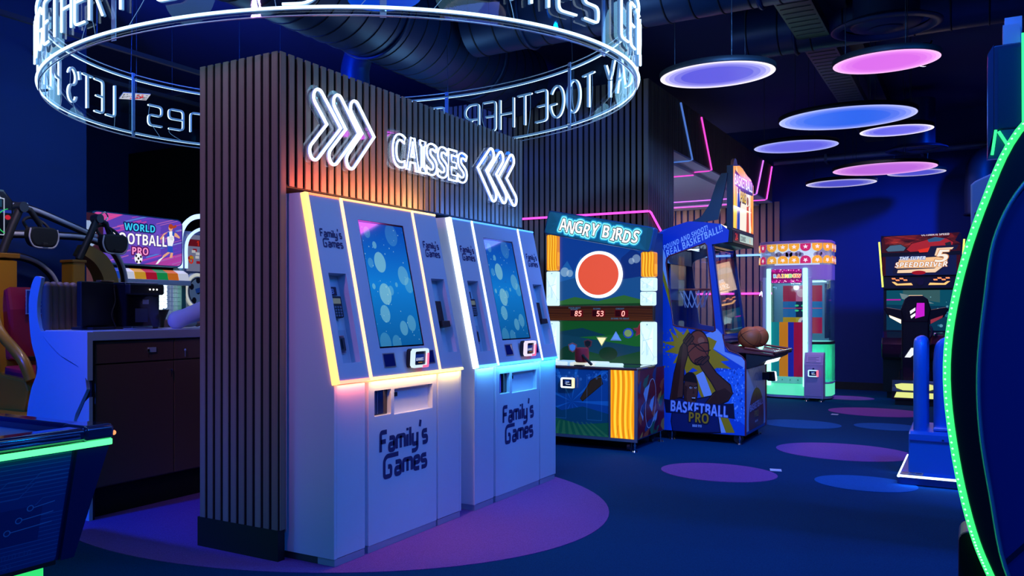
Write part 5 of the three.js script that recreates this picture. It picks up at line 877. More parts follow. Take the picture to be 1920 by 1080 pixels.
// ---------- foreground pod with green light ----------
{
  const o = thing('green_lit_pod', 'large dark curved game pod edged with green light at the right', 'arcade game', [-0.7, 0, 3.1], -Math.PI / 2);
  // outline of the shell seen from the front: x = world z - 3.1
  const outer = smooth([[0.42, 2.25], [0.30, 2.06], [0.149, 1.903], [0.069, 1.705], [0.006, 1.462], [-0.02, 1.229], [0.0, 0.981], [0.044, 0.755], [0.084, 0.639], [0.2, 0.38], [0.36, 0.18], [0.5, 0.08]], 60).map(([x, y]) => [x, y]);
  const inner2 = smooth([[0.5, 2.12], [0.3, 1.9], [0.154, 1.752], [0.091, 1.613], [0.066, 1.431], [0.05, 1.231], [0.054, 1.063], [0.079, 0.867], [0.118, 0.645], [0.22, 0.44], [0.4, 0.24], [0.55, 0.14]], 60).map(([x, y]) => [x, y]);
  part('rim', exZ([...outer, ...[...inner2].reverse()], -0.1, 0, [], 0.006), mat([0.006, 0.008, 0.012], 0.35), o);
  part('shell', exZ([...outer.map(([x, y]) => [x + 0.012, y]), [1.6, 0.08], [1.6, 2.25]], -1.1, -0.1), mat([0.01, 0.014, 0.03], 0.3), o);
  part('green_light_tube', sweep(outer.map(([x, y]) => V(x - 0.006, y, 0.006)), 0.0095, 8), glow([0.04, 1.0, 0.2], 1.3), o, 'bright green light strip');
  const beads = []; for (let i = 0; i < 150; i++) { const t = i / 150 * (outer.length - 1), k = Math.floor(t), u = t - k, a = outer[k], b = outer[Math.min(k + 1, outer.length - 1)]; beads.push(new THREE.OctahedronGeometry(0.0042, 1).translate(a[0] + (b[0] - a[0]) * u - 0.009, a[1] + (b[1] - a[1]) * u, 0.012)); }
  part('light_beads', beads, glow([0.3, 1.0, 0.45], 2.2), o).userData.kind = 'stuff';
  part('silver_trim', sweep(inner2.map(([x, y]) => V(x, y, 0.0)), 0.0062, 6), mat([0.6, 0.68, 0.75], 0.4, 0.7), o);
  part('dark_panel', exZ([...inner2, [1.6, 0.14], [1.6, 2.12]], -0.05, -0.02), mat([0.004, 0.04, 0.22], 0.35, 0, { clearcoat: 0.8, clearcoatRoughness: 0.12 }), o, 'glossy dark curved panel');  // blue in the base colour stands in for reflected haze
  part('seam_strip', bc(0.2, 0.9, 0.5, 0.512, -0.019, -0.014), mat([0.01, 0.02, 0.05], 0.3), o); o.children[o.children.length - 1].rotation.z = 0.9; o.children[o.children.length - 1].position.set(0.3, 0.1, 0);
  part('foot', exZ(rrect(0.0, 0.6, 0.0, 0.735, 0.03), -0.3, -0.11, [], 0.008), mat([0.006, 0.006, 0.01], 0.3), o);
  area(GREEN, 2.0, 0.03, 1.2, [-0.68, 1.2, 3.05], [-0.9, 1.2, 1.5]);
}
{
  const o = thing('tall_cabinet', 'tall grey cabinet with overhead blue glass box and green light struts', 'arcade game', [2.5, 0, 3.1], -Math.PI / 2);
  const GREY = mat([0.4, 0.39, 0.5], 0.5), GL = glow([0.03, 1.0, 0.2], 2.0);
  part('side_panel', exZ([[0.02, 0], [0.02, 2.12], [0.04, 2.14], [0.16, 2.2], [0.5, 2.3], [0.5, 0]], -0.9, 0, [], 0.01), GREY, o);
  part('bolts', [cyl(0.012, 0.012, 0.01, 0.05, 1.95, 0.003, 10, 'z')], BLACK, o);
  part('post', bc(0.18, 0.26, 2.1, 3.08, -0.2, -0.1), GREY, o);
  const box = part('overhead_box', exZ(rrect(0.125, 0.26, 2.42, 2.905, 0.012), -0.35, 0.0, [], 0.006), mat([0.01, 0.03, 0.07], 0.3, 0.3), o);
  part('blue_glass', bc(0.148, 0.25, 2.43, 2.88, 0.0, 0.006), mat([0.01, 0.08, 0.13], 0.12, 0.2, { clearcoat: 1 }), box, 'rippled blue glass front');
  part('box_side', exZ([[0.1, 2.3], [0.127, 2.42], [0.127, 2.91], [0.1, 2.86]], -0.36, 0.002), mat([0.01, 0.02, 0.08], 0.3), box);
  part('grey_cap', bc(0.17, 0.25, 2.91, 3.02, -0.1, -0.02), GREY, box);
  part('green_strut', sweep([V(0.137, 2.42, 0.02), V(0.12, 2.28, 0.02)], 0.007, 6), GL, o); part('green_strut', sweep([V(0.15, 2.41, 0.02), V(0.2, 2.31, 0.02)], 0.008, 6), GL, o); part('green_strut', sweep([V(0.26, 2.95, 0.02), V(0.262, 2.4, 0.02)], 0.007, 6), GL, o);
  part('strut_plate', exZ([[0.1, 2.26], [0.15, 2.42], [0.26, 2.42], [0.22, 2.26]], -0.05, 0.0), mat([0.02, 0.1, 0.12], 0.3), o);
}

// ---------- light lines on the slatted portal ----------
const MAG = [1.0, 0.08, 0.75], LB = [0.12, 0.3, 1.0];
{
  const o = thing('light_line', 'magenta light line across the slatted wall behind the hammer game', 'light', [6.497, 2.51, 0]);
  part('led_tube', sweep([V(0, 0, -2.3), V(0, 0, 0.125)], 0.013, 6), glow(MAG, 1.6), o); part('led_back', bc(0.0, 0.012, -0.012, 0.012, -2.3, 0.12), ALU, o);
  const q = thing('light_line', 'short magenta light line slanting down the corner pier by the basketball game', 'light', [6.55, 2.51, 0.136]);
  part('led_tube', sweep([V(-0.04, 0, 0), V(0.02, -0.01, 0), V(0.5, -0.23, 0)], 0.013, 6), glow(MAG, 1.6), q); part('led_back', sweep([V(-0.02, -0.004, -0.01), V(0.02, -0.01, -0.01), V(0.5, -0.23, -0.01)], 0.01, 6), ALU, q);
}
area(MAG, 2.2, 2.2, 0.025, [6.48, 2.51, -1.1], [5, 2.4, -1.1]);
for (const [l, x0, x1, c, k] of [['blue light line nearest on the portal header and ceiling', 7.87, 8.44, LB, 0.6], ['magenta light line second on the portal header and ceiling', 8.92, 9.5, MAG, 1.0], ['violet light line third on the portal header and ceiling', 13.28, 12.7, [0.6, 0.15, 1.0], 1.6], ['magenta light line last on the portal header and ceiling', 14.1, 13.6, MAG, 1.6]]) {
  const o = thing('light_line', l, 'light');
  part('led_tube', sweep([V(x0, 3.99, 0.13), V(x1, 3.36, 0.13), V(x1 - 0.05, 3.335, 0.1), V(x1 - 0.05, 3.335, -0.09)], 0.012, 6), glow(c, k), o);
  part('ceiling_tube', bc(x1 - 0.064, x1 - 0.036, 3.285, 3.3, -3.2, -0.1), glow(c, k), o);
  area(c.map((v) => v * 0.7 + 0.3), 30, 0.04, 3, [x1 - 0.05, 3.27, -1.6], [x1 - 0.05, 1, -1.6]);
}
for (const [l, y, z0, z1, c] of [['blue light line high on the far slatted wall', 2.4, -3.0, 0.1, [0.2, 0.45, 1.0]], ['magenta light line low on the far slatted wall', 1.69, -3.0, 0.12, MAG]]) {
  const o = thing('light_line', l, 'light');
  part('led_tube', bc(14.14, 14.165, y - 0.018, y + 0.018, z0, z1, 0.004), glow(c, 1.7), o); area(c, 6, 3, 0.04, [14.12, y, -1.4], [12, y, -1.4]);
}

// ---------- portal interior: tree and prize cabinets ----------
{
  const o = thing('christmas_tree', 'decorated artificial Christmas tree behind the basketball game', 'tree', [10.6, 0, -0.75]);
  part('trunk', cyl(0.04, 0.06, 0.35, 0, 0.175, 0, 10), mat([0.08, 0.05, 0.03], 0.9), o); part('stand', cyl(0.22, 0.25, 0.03, 0, 0.015, 0, 20), DARKSTEEL, o);
  const pos = [], col = new THREE.Color(); const tw = [];
  for (let i = 0; i < 1500; i++) { const t = Math.sqrt(rnd()), y = 0.3 + (1 - t) * 1.55, r = t * 0.62 * (0.55 + 0.45 * rnd()), a = rnd() * 6.283; const g = new THREE.ConeGeometry(0.018, 0.2, 4); g.rotateX(Math.PI / 2 - 0.4).rotateY(Math.PI / 2 - a).translate(Math.cos(a) * r, y, Math.sin(a) * r); tw.push(g); }
  const fol = part('needles', tw, mat([0.03, 0.09, 0.05], 0.8), o); fol.userData.kind = 'stuff';
  for (let i = 0; i < 40; i++) { const t = Math.sqrt(rnd()), y = 0.4 + (1 - t) * 1.4, a = i * 2.4, r = t * 0.58; part('bauble', sph(0.035 + 0.02 * rnd(), Math.cos(a) * r, y, Math.sin(a) * r, 12), [mat([0.7, 0.7, 0.75], 0.15, 0.8), mat([0.5, 0.3, 0.6], 0.2, 0.6), mat([0.6, 0.45, 0.2], 0.2, 0.8)][i % 3], o); }
}
for (const [z, c, l] of [[-1.05, [0.9, 0.95, 0.85], 'prize locker with a white lit frame seen through the basketball glass'], [-0.5, [0.3, 1.0, 0.75], 'prize locker with a mint lit frame seen through the basketball glass']]) {
  const o = thing('prize_locker', l, 'prize machine', [8.8, 0, z - 0.85], -Math.PI / 2);
  part('body', bc(-0.25, 0.25, 0, 2.1, -0.5, 0), mat([0.03, 0.08, 0.16], 0.3), o); part('upper_print', flat(rect(-0.22, 0.22, 1.72, 2.08), 0.002), printed(canvas(128, 96, (g, w, h) => { g.fillStyle = '#174a86'; g.fillRect(0, 0, w, h); pathFill(g, [[0, 20], [50, 70], [78, 70], [128, 20], [128, 0], [70, 50], [58, 50], [0, 0]], '#6fb0e8'); })), o);
  part('door', bc(-0.2, 0.2, 1.2, 1.68, 0.0, 0.012), mat([0.45, 0.48, 0.55], 0.4), o); part('lit_frame', exZ(rect(-0.22, 0.22, 1.18, 1.7), 0, 0.02, [rect(-0.2, 0.2, 1.2, 1.68)]), glow(c, 1.6), o);
  part('buttons', [[1.6, 0.0], [1.55, 0.0], [1.5, 0.0]].map(([y, x]) => cyl(0.022, 0.022, 0.012, x, y, 0.016, 12, 'z')), mat([0.5, 0.05, 0.04], 0.4), o); part('slot', bc(-0.05, 0.05, 1.26, 1.4, 0.012, 0.02), DARKSTEEL, o);
}

{ // light strips added to brighten the portal ceiling and the far slatted wall
  const o = thing('added_cove_light', 'added pale violet light strip on top of the prize lockers, brightens the portal ceiling', 'light', [8.95, 2.1, -1.65]);
  part('housing', bc(-0.1, 0.1, 0.002, 0.03, -0.75, 0.75), ALU, o); part('led_strip', bc(-0.06, 0.06, 0.03, 0.036, -0.72, 0.72), glow([0.6, 0.65, 1.0], 2), o); area([0.4, 0.6, 1.0], 40, 0.12, 1.4, [8.95, 2.15, -1.65], [9.6, 3.3, -1.4]);
  const q = thing('added_cove_light', 'added violet light strip on the portal ceiling, brightens the far slatted wall', 'light', [13.2, 3.262, -1.5]);
  part('housing', bc(-0.06, 0.06, 0.01, 0.036, -1.5, 1.35), ALU, q); part('led_strip', bc(-0.04, 0.04, 0.0, 0.01, -1.48, 1.33), glow([0.7, 0.25, 0.9], 0.7), q); area([1.0, 0.8, 0.85], 42, 0.08, 2.7, [13.2, 3.255, -1.57], [14.2, 1.6, -1.4]);
}

// ---------- small things on the carpet and ceiling ----------
{ const a = single('paper_card', [bc(-0.06, 0.06, 0.0, 0.003, -0.045, 0.045)], mat([0.8, 0.82, 0.85], 0.6), 'small white card lying beside the nearest violet carpet circle', 'card', [4.72, 0.004, 1.73]); a.rotation.y = 0.2; const b = single('paper_card', [bc(-0.06, 0.06, 0.0, 0.003, -0.04, 0.04)], mat([0.6, 0.62, 0.68], 0.6), 'small white card lying far down the aisle', 'card', [9.74, 0.004, 1.62]); }
{
  const o = thing('exit_sign', 'small hanging safety sign plate with red pictograms on the left', 'sign', [1.97, 3.41, -3.32]);
  part('plate', flat(rect(-0.2, 0.2, -0.07, 0.07), 0.0065), backlit(canvas(256, 96, (g, w, h) => { g.fillStyle = '#c8c8d4'; g.fillRect(0, 0, w, h); for (let i = 0; i < 30; i++) { g.fillStyle = ['#d81a20', '#a01018', '#7a7a86'][i % 3]; g.fillRect(90 + rnd() * 140, 10 + rnd() * 66, 20, 12); } for (let i = 0; i < 14; i++) { g.fillStyle = '#55555f'; g.fillRect(10 + rnd() * 60, 10 + rnd() * 66, 12, 8); } })), o);
  part('board', bx(0.4, 0.14, 0.012), mat([0.4, 0.4, 0.45], 0.4), o); o.rotation.set(1.15, 0.0, 0.25); o.scale.setScalar(0.72);
  const b = single('sign_cable', [sweep([V(2.0, 3.43, -3.33), V(2.0, 4.7, -3.33)], 0.004, 5)], DARKSTEEL, 'thin cable holding the hanging safety sign', 'cable');
}

// ---------- cash desk on the left ----------
{
  const o = thing('cash_desk', 'cash desk with dark timber drawers, white end and curved ribbed screen', 'desk', [0.06, 0, 0]);
  const BROWN = mat([0.22, 0.1, 0.065], 0.5), RIB = mat([0.24, 0.14, 0.11], 0.5), WH = mat([0.72, 0.72, 0.78], 0.45);
  part('plinth', bc(0.03, 3.1, 0, 0.2, -2.2, -1.68), FELT, o);
  part('carcass', bc(0.02, 3.1, 0.2, 1.19, -2.25, -1.66), BROWN, o);
  part('worktop', bc(0.0, 3.12, 1.19, 1.255, -2.28, -1.62, 0.006), WH, o);
  const drawer = (x0, x1, y0, y1) => part('drawer_front', bc(x0, x1, y0, y1, -1.66, -1.64, 0.003), BROWN, o);
  const d1 = drawer(0.04, 0.76, 1.035, 1.18), d2 = drawer(0.77, 1.5, 1.035, 1.18), d3 = drawer(0.04, 0.76, 0.21, 1.025), d4 = drawer(0.77, 1.5, 0.21, 1.025), d5 = drawer(1.51, 2.3, 0.21, 1.18);
  for (const [d, x, y] of [[d1, 0.5, 1.11], [d2, 0.86, 1.1], [d3, 0.72, 0.96]]) part('key_lock', [cyl(0.01, 0.01, 0.02, x, y, -1.632, 12, 'z'), bc(x - 0.002, x + 0.002, y - 0.05, y, -1.625, -1.622)], CHROME, d);
  part('key_tag', bc(0.5, 0.58, 1.095, 1.13, -1.636, -1.63, 0.002), mat([0.7, 0.7, 0.75], 0.5), d1);
  // end panels
  part('end_panel', exX(smooth([[-2.12, 1.62], [-2.18, 1.63], [-2.215, 1.6], [-2.26, 1.47], [-2.235, 1.18], [-2.165, 0.985], [-2.235, 0.84], [-2.285, 0.65], [-2.29, 0.3], [-2.25, 0.0]], 40).map(([z, y]) => [z, y]).concat([[-1.9, 0.0], [-1.88, 0.35], [-1.76, 0.7], [-1.645, 0.87], [-1.66, 0.96]], smooth([[-1.72, 1.01], [-1.9, 1.075], [-2.04, 1.16], [-2.14, 1.27], [-2.17, 1.42], [-2.12, 1.62]], 24).map(([z, y]) => [z, y])), -0.03, 0.0), WH, o, 'curved white end of the desk screen');
  part('end_front', exX([[-1.62, 0.0], [-1.62, 0.82], [-1.66, 0.79], [-1.78, 0.6], [-1.84, 0.35], [-1.85, 0.0]], -0.03, 0.0), WH, o);
  part('end_top', exX([[-1.62, 1.19], [-1.62, 0.93], [-1.66, 0.975], [-1.72, 1.025], [-1.9, 1.09], [-2.03, 1.175], [-2.12, 1.25], [-1.62, 1.25]], -0.045, 0.0), WH, o);
  part('corner_post', bc(-0.005, 0.02, 0, 1.19, -1.64, -1.625), BLACK, o);
  // ribbed screen: each rib is a part
  const rib = (x, z, h, r) => { const m = part('rib', new THREE.CapsuleGeometry(r, h, 4, 10).translate(0, 1.25 + h / 2 - 0.02, 0), RIB, o); m.position.set(x, 0, z); };
  for (let i = 0; i < 9; i++) rib(0.03 + i * 0.066, -2.14 - 0.012 * Math.sin(i * 0.5) - i * 0.01, 0.33, 0.036);
  for (let i = 0; i < 11; i++) rib(0.63 + i * 0.066, -2.22, Math.max(0.05, 0.33 - i * 0.03), 0.036);
}
{
  const o = thing('coffee_machine', 'black countertop machine with three white indicator lights on the cash desk', 'machine', [0.72, 1.256, -1.98]);
  part('body', bx(0.34, 0.34, 0.26, 0, 0.17, 0, 0.02), GLOSSBLACK, o); part('head', bx(0.34, 0.08, 0.06, 0, 0.29, 0.145, 0.015), BLACK, o);
  for (let i = 0; i < 3; i++) part('indicator_light', sph(0.006, 0.02 + i * 0.035, 0.29, 0.177, 8), glow([1, 1, 1], 3), o);
  part('badge', bx(0.06, 0.035, 0.004, 0.02, 0.2, 0.132, 0.002), mat([0.5, 0.52, 0.6], 0.3, 0.6), o); part('sticker', bx(0.12, 0.1, 0.003, -0.02, 0.1, 0.131), mat([0.06, 0.07, 0.13], 0.5), o); part('drip_tray', bx(0.2, 0.02, 0.1, -0.09, 0.012, 0.17, 0.006), STEEL, o);
}
{
  const o = thing('cash_register', 'black till screen with a metal top edge on the cash desk', 'till', [0.36, 1.256, -1.95], 0.15);
  part('screen_back', bx(0.34, 0.32, 0.05, 0, 0.18, 0, 0.012), BLACK, o); part('stand', [bx(0.1, 0.1, 0.12, 0, 0.05, -0.04, 0.01), bx(0.24, 0.02, 0.2, 0, 0.01, -0.02, 0.006)], BLACK, o); part('top_edge', bx(0.14, 0.012, 0.05, 0.1, 0.346, 0, 0.004), mat([0.6, 0.35, 0.2], 0.25, 0.9), o); part('cable', sweep(smooth([[0.16, 0.3, 0.03], [0.15, 0.2, 0.05], [0.1, 0.1, 0.06], [0.12, 0.02, 0.08]], 14), 0.005, 5), BLACK, o);
}
{
  const o = thing('tumbler', 'black flared cup on the cash desk beside the white sleeve', 'cup', [1.16, 1.256, -2.12]);
  part('cup', new THREE.LatheGeometry([[0.001, 0], [0.02, 0], [0.024, 0.05], [0.06, 0.14], [0.057, 0.14], [0.02, 0.055], [0.001, 0.05]].map((p) => new THREE.Vector2(...p)), 24), BLACK, o);
  part('rim', new THREE.TorusGeometry(0.0585, 0.003, 6, 24).rotateX(Math.PI / 2).translate(0, 0.14, 0), BLACK, o);
}
// ---------- person leaning on the desk, mostly behind the slatted block ----------
{
  const cap = (p, a, b, ra, rb) => { const bax = b[0] - a[0], bay = b[1] - a[1], baz = b[2] - a[2], px = p[0] - a[0], py = p[1] - a[1], pz = p[2] - a[2], t = Math.max(0, Math.min(1, (px * bax + py * bay + pz * baz) / (bax * bax + bay * bay + baz * baz))); return Math.hypot(px - bax * t, py - bay * t, pz - baz * t) - (ra + (rb - ra) * t); };
  const smin = (a, b, k) => { const h = Math.max(k - Math.abs(a - b), 0) / k; return Math.min(a, b) - h * h * k / 4; };
  const field = (bones, c, half, res, k) => {
    const mc = new MarchingCubes(res, BLACK, false, false, 200000); mc.isolation = 0;
    for (let z = 0; z < res; z++) for (let y = 0; y < res; y++) for (let x = 0; x < res; x++) {
      const p = [c[0] + ((x - res / 2) / (res / 2)) * half, c[1] + ((y - res / 2) / (res / 2)) * half, c[2] + ((z - res / 2) / (res / 2)) * half];
      let d = 9; for (const [a, b, ra, rb] of bones) d = smin(d, cap(p, a, b, ra, rb), k); mc.field[x + y * res + z * res * res] = -d;
    }
    mc.update(); const g = new THREE.BufferGeometry(), n = mc.count;
    g.setAttribute('position', new THREE.BufferAttribute(mc.positionArray.slice(0, n * 3), 3)); g.setAttribute('normal', new THREE.BufferAttribute(mc.normalArray.slice(0, n * 3), 3));
    return g.scale(half, half, half).translate(...c);
  };
  const o = thing('person', 'person in a white long-sleeved top resting an elbow on the cash desk', 'person', [1.3, 0, -1.33], Math.PI);
  const SKIN = mat([0.5, 0.3, 0.22], 0.5), SHIRT = mat([0.62, 0.64, 0.72], 0.8), JEANS = mat([0.03, 0.04, 0.08], 0.85), HAIR = mat([0.03, 0.02, 0.015], 0.6);
  const elbow = [0.33, 1.318, 0.43], sh = [0.185, 1.43, 0.17], wrist = [0.09, 1.3, 0.5], HZ = 0.13, HY = -0.03;   // leaning forward over the desk
  const hand = [[wrist, [0.02, 1.295, 0.515], 0.026, 0.032]];
  for (let i = 0; i < 4; i++) { const z = 0.49 + i * 0.019, l = [0.062, 0.072, 0.068, 0.052][i]; hand.push([[0.02, 1.293, z], [0.02 - l * 0.6, 1.296, z + 0.004], 0.0105, 0.0095], [[0.02 - l * 0.6, 1.296, z + 0.004], [0.02 - l * 1.1, 1.28, z + 0.006], 0.0095, 0.008]); }
  hand.push([[0.06, 1.3, 0.485], [0.01, 1.3, 0.455], 0.013, 0.01]);
  const hand2 = [[[-0.27, 0.86, 0.1], [-0.28, 0.78, 0.12], 0.026, 0.034]];
  for (let i = 0; i < 4; i++) hand2.push([[-0.28, 0.77, 0.09 + i * 0.02], [-0.283, 0.725, 0.1 + i * 0.02], 0.0105, 0.0095], [[-0.283, 0.725, 0.1 + i * 0.02], [-0.27, 0.69 + (i === 0 ? 0.015 : 0), 0.105 + i * 0.02], 0.0095, 0.008]);
  hand2.push([[-0.275, 0.81, 0.14], [-0.262, 0.755, 0.175], 0.012, 0.01]);
  const hd = (l) => l.map(([p, q, r, s]) => [[p[0], p[1] + HY, p[2] + HZ], [q[0], q[1] + HY, q[2] + HZ], r, s]);
  part('body', [field(hd([[[0, 1.47, 0.0], [0, 1.6, 0.04], 0.06, 0.055], [[0, 1.68, 0.06], [0, 1.75, 0.05], 0.085, 0.095], [[0, 1.63, 0.1], [0, 1.66, 0.11], 0.045, 0.05], [[0, 1.695, 0.145], [0, 1.67, 0.165], 0.012, 0.014], [[-0.09, 1.68, 0.05], [-0.095, 1.7, 0.045], 0.014, 0.016], [[0.09, 1.68, 0.05], [0.095, 1.7, 0.045], 0.014, 0.016]]), [0, 1.63, 0.17], 0.26, 60, 0.03), field(hand, [0.03, 1.3, 0.5], 0.13, 48, 0.008), field(hand2, [-0.28, 0.77, 0.12], 0.14, 48, 0.008)], SKIN, o);
  part('hair', field(hd([[[0, 1.77, 0.03], [0, 1.72, -0.02], 0.1, 0.1], [[0, 1.8, 0.08], [0, 1.79, 0.02], 0.06, 0.08]]), [0, 1.72, 0.15], 0.2, 40, 0.03), HAIR, o);
  part('eye', sph(0.012, -0.032, 1.705 + HY, 0.135 + HZ, 10), mat([0.02, 0.02, 0.03], 0.2), o); part('eye', sph(0.012, 0.032, 1.705 + HY, 0.135 + HZ, 10), mat([0.02, 0.02, 0.03], 0.2), o);
  part('mouth', bx(0.045, 0.008, 0.01, 0, 1.635 + HY, 0.15 + HZ, 0.003), mat([0.4, 0.12, 0.1], 0.5), o);
  part('top', field([[[0, 1.38, 0.12], [0, 1.15, 0.03], 0.125, 0.12], [[-0.14, 1.42, 0.12], [0.14, 1.42, 0.13], 0.07, 0.07], [[0, 1.15, 0.03], [0, 0.98, 0], 0.125, 0.13], [[-0.07, 1.05, 0], [0.07, 1.05, 0], 0.12, 0.12], [sh, elbow, 0.075, 0.058], [elbow, wrist, 0.055, 0.036], [[-0.18, 1.42, 0.12], [-0.25, 1.14, 0.05], 0.065, 0.052], [[-0.25, 1.14, 0.05], [-0.27, 0.9, 0.09], 0.05, 0.036]], [0.03, 1.2, 0.2], 0.6, 84, 0.05), SHIRT, o);
  part('trousers', field([[[-0.07, 0.96, 0], [0.07, 0.96, 0], 0.125, 0.125], [[-0.09, 0.92, 0], [-0.1, 0.5, 0.02], 0.09, 0.062], [[-0.1, 0.5, 0.02], [-0.1, 0.1, -0.02], 0.062, 0.048], [[0.09, 0.92, 0], [0.11, 0.5, 0.02], 0.09, 0.062], [[0.11, 0.5, 0.02], [0.11, 0.1, -0.02], 0.062, 0.048]], [0, 0.53, 0], 0.62, 72, 0.03), JEANS, o);
  for (const s of [-1, 1]) part('shoe', field([[[s * 0.105, 0.05, -0.04], [s * 0.115, 0.04, 0.14], 0.048, 0.038]], [s * 0.11, 0.06, 0.05], 0.18, 36, 0.02), mat([0.5, 0.5, 0.52], 0.7), o);
}

// ---------- yellow VR ride ----------
const YEL = mat([0.55, 0.24, 0.012], 0.35, 0, { clearcoat: 0.6 });
{
  const ride = thing('vr_ride', 'yellow virtual reality ride with dark red padded chair and black arched rails', 'ride', [0, 0, 0]);
  const place = (x, y, z) => (m) => { m.position.set(x, y, z); return m; };
  { const at = place(0.63, 0, -3.42), o = { add: (m) => ride.add(at(m)) };
  part('post', exX([[-0.1, 0], [0.1, 0], [0.1, 1.8], [-0.1, 1.84]], -0.14, 0.06, [], 0.012), YEL, o); part('cap', bc(-0.15, 0.08, 1.82, 1.86, -0.11, 0.11, 0.006), mat([0.35, 0.15, 0.01], 0.4), o);
  part('arm', [sweep([V(-0.02, 1.86, 0), V(0.08, 2.1, 0), V(0.16, 2.26, 0)], 0.035, 10), sweep([V(0.16, 2.26, 0), V(0.24, 2.24, 0.02), V(0.33, 2.12, 0.04)], 0.026, 10)], BLACK, o); part('joint', cyl(0.045, 0.045, 0.1, 0.16, 2.26, 0, 18, 'z'), DARKSTEEL, o); part('bolt', sph(0.012, 0.2, 2.29, 0.03, 8), CHROME, o);
  }
  { const at = place(1.4, 0, -3.5), o = { add: (m) => ride.add(at(m)) };
  part('post', exX([[-0.08, 0], [0.08, 0], [0.08, 1.82], [-0.08, 1.84]], -0.07, 0.07, [], 0.01), YEL, o); part('cap', bc(-0.08, 0.08, 1.82, 1.845, -0.09, 0.09, 0.005), mat([0.35, 0.15, 0.01], 0.4), o);
  part('arm', [sweep([V(0.06, 1.85, 0), V(0.18, 2.06, 0), V(0.27, 2.24, 0)], 0.034, 10), sweep([V(0.27, 2.24, 0), V(0.36, 2.2, 0.02), V(0.39, 2.1, 0.03)], 0.024, 10)], BLACK, o); part('joint', cyl(0.042, 0.042, 0.1, 0.27, 2.24, 0, 18, 'z'), DARKSTEEL, o); part('hook', sweep(smooth([[0.3, 2.27, 0], [0.36, 2.31, 0], [0.4, 2.27, 0], [0.37, 2.23, 0]], 12), 0.007, 5), CHROME, o);
  }
  { const at = place(0, 0, -3.75), o = { add: (m) => ride.add(at(m)) };
  const rail = (pts, y0) => { const P = smooth(pts, 40); part('rail', P.length && sweep(P, 0.036, 10), BLACK, o); part('white_stripe', sweep(P.map(([x, y, z]) => [x, y, z + 0.026]), 0.02, 8), mat([0.6, 0.6, 0.68], 0.4), o); };
  rail([[0.7, 2.32, 0], [1.1, 2.3, 0], [1.5, 2.2, 0], [1.85, 2.1, 0]]); rail([[0.9, 2.06, 0.0], [1.4, 2.08, 0], [1.8, 2.07, 0], [2.06, 1.98, 0], [2.2, 1.78, 0], [2.23, 1.5, 0], [2.23, 0.02, 0]]); rail([[0.85, 1.86, -0.2], [1.15, 1.88, -0.2], [1.4, 1.8, -0.2], [1.56, 1.62, -0.2], [1.6, 0.02, -0.2]]);
  part('yellow_lining', exZ([...smooth([[1.78, 2.02], [2.0, 1.92], [2.13, 1.74], [2.16, 1.5], [2.16, 0]], 24).map(([a, b]) => [a, b]), [1.98, 0], ...smooth([[1.98, 1.5], [1.96, 1.7], [1.86, 1.84], [1.72, 1.92]], 16).map(([a, b]) => [a, b])], -0.16, 0.0), mat([0.4, 0.2, 0.02], 0.4), o);
  }
  { const at = place(0.62, 0, -2.88), o = { add: (m) => ride.add(at(m)) };
  const RED = mat([0.35, 0.012, 0.05], 0.4);
  part('shell', [exX([[-0.36, 0.6], [-0.44, 1.2], [-0.42, 1.5], [-0.36, 1.5], [-0.3, 0.9], [0.12, 0.86], [0.16, 0.78], [0.1, 0.6]], -0.26, 0.34, [], 0.02)], YEL, o);
  part('back_cushion', exX([[-0.34, 0.98], [-0.4, 1.3], [-0.36, 1.56], [-0.3, 1.58], [-0.26, 1.4], [-0.24, 1.0]], -0.13, 0.27, [], 0.03), RED, o); part('seat_cushion', exX([[-0.26, 0.8], [-0.24, 0.95], [0.12, 0.92], [0.16, 0.84], [0.1, 0.78]], -0.2, 0.25, [], 0.03), RED, o);
  part('armrest', sweep(smooth([[-0.24, 0.86, 0.16], [-0.26, 1.0, 0.1], [-0.25, 1.25, -0.24], [-0.24, 1.42, -0.32]], 18), 0.045, 10), YEL, o); part('armrest', sweep(smooth([[0.22, 0.86, 0.16], [0.24, 1.0, 0.1], [0.24, 1.15, -0.24]], 14), 0.045, 10), YEL, o);
  part('notice', bx(0.2, 0.2, 0.006, 0.1, 1.46, -0.235, 0.002), printed(canvas(96, 96, (g, w, h) => { g.fillStyle = '#1a45a8'; g.fillRect(0, 0, w, h); g.strokeStyle = '#9ab4e8'; g.lineWidth = 4; g.strokeRect(2, 2, w - 4, h - 4); g.fillStyle = '#7a9ae0'; for (let i = 0; i < 4; i++) g.fillRect(20, 24 + i * 15, 56, 5); })), o);
  part('buckle', bx(0.12, 0.04, 0.03, 0.08, 1.0, -0.22, 0.006), BLACK, o);
  part('base', [bc(-1.3, 0.9, 0.42, 0.62, -0.7, 0.3, 0.03), bc(-1.4, 1.0, 0, 0.28, -0.8, 0.38, 0.02)], YEL, o); part('base_gap', bc(-1.3, 0.92, 0.28, 0.42, -0.7, 0.3), BLACK, o);
  }
}
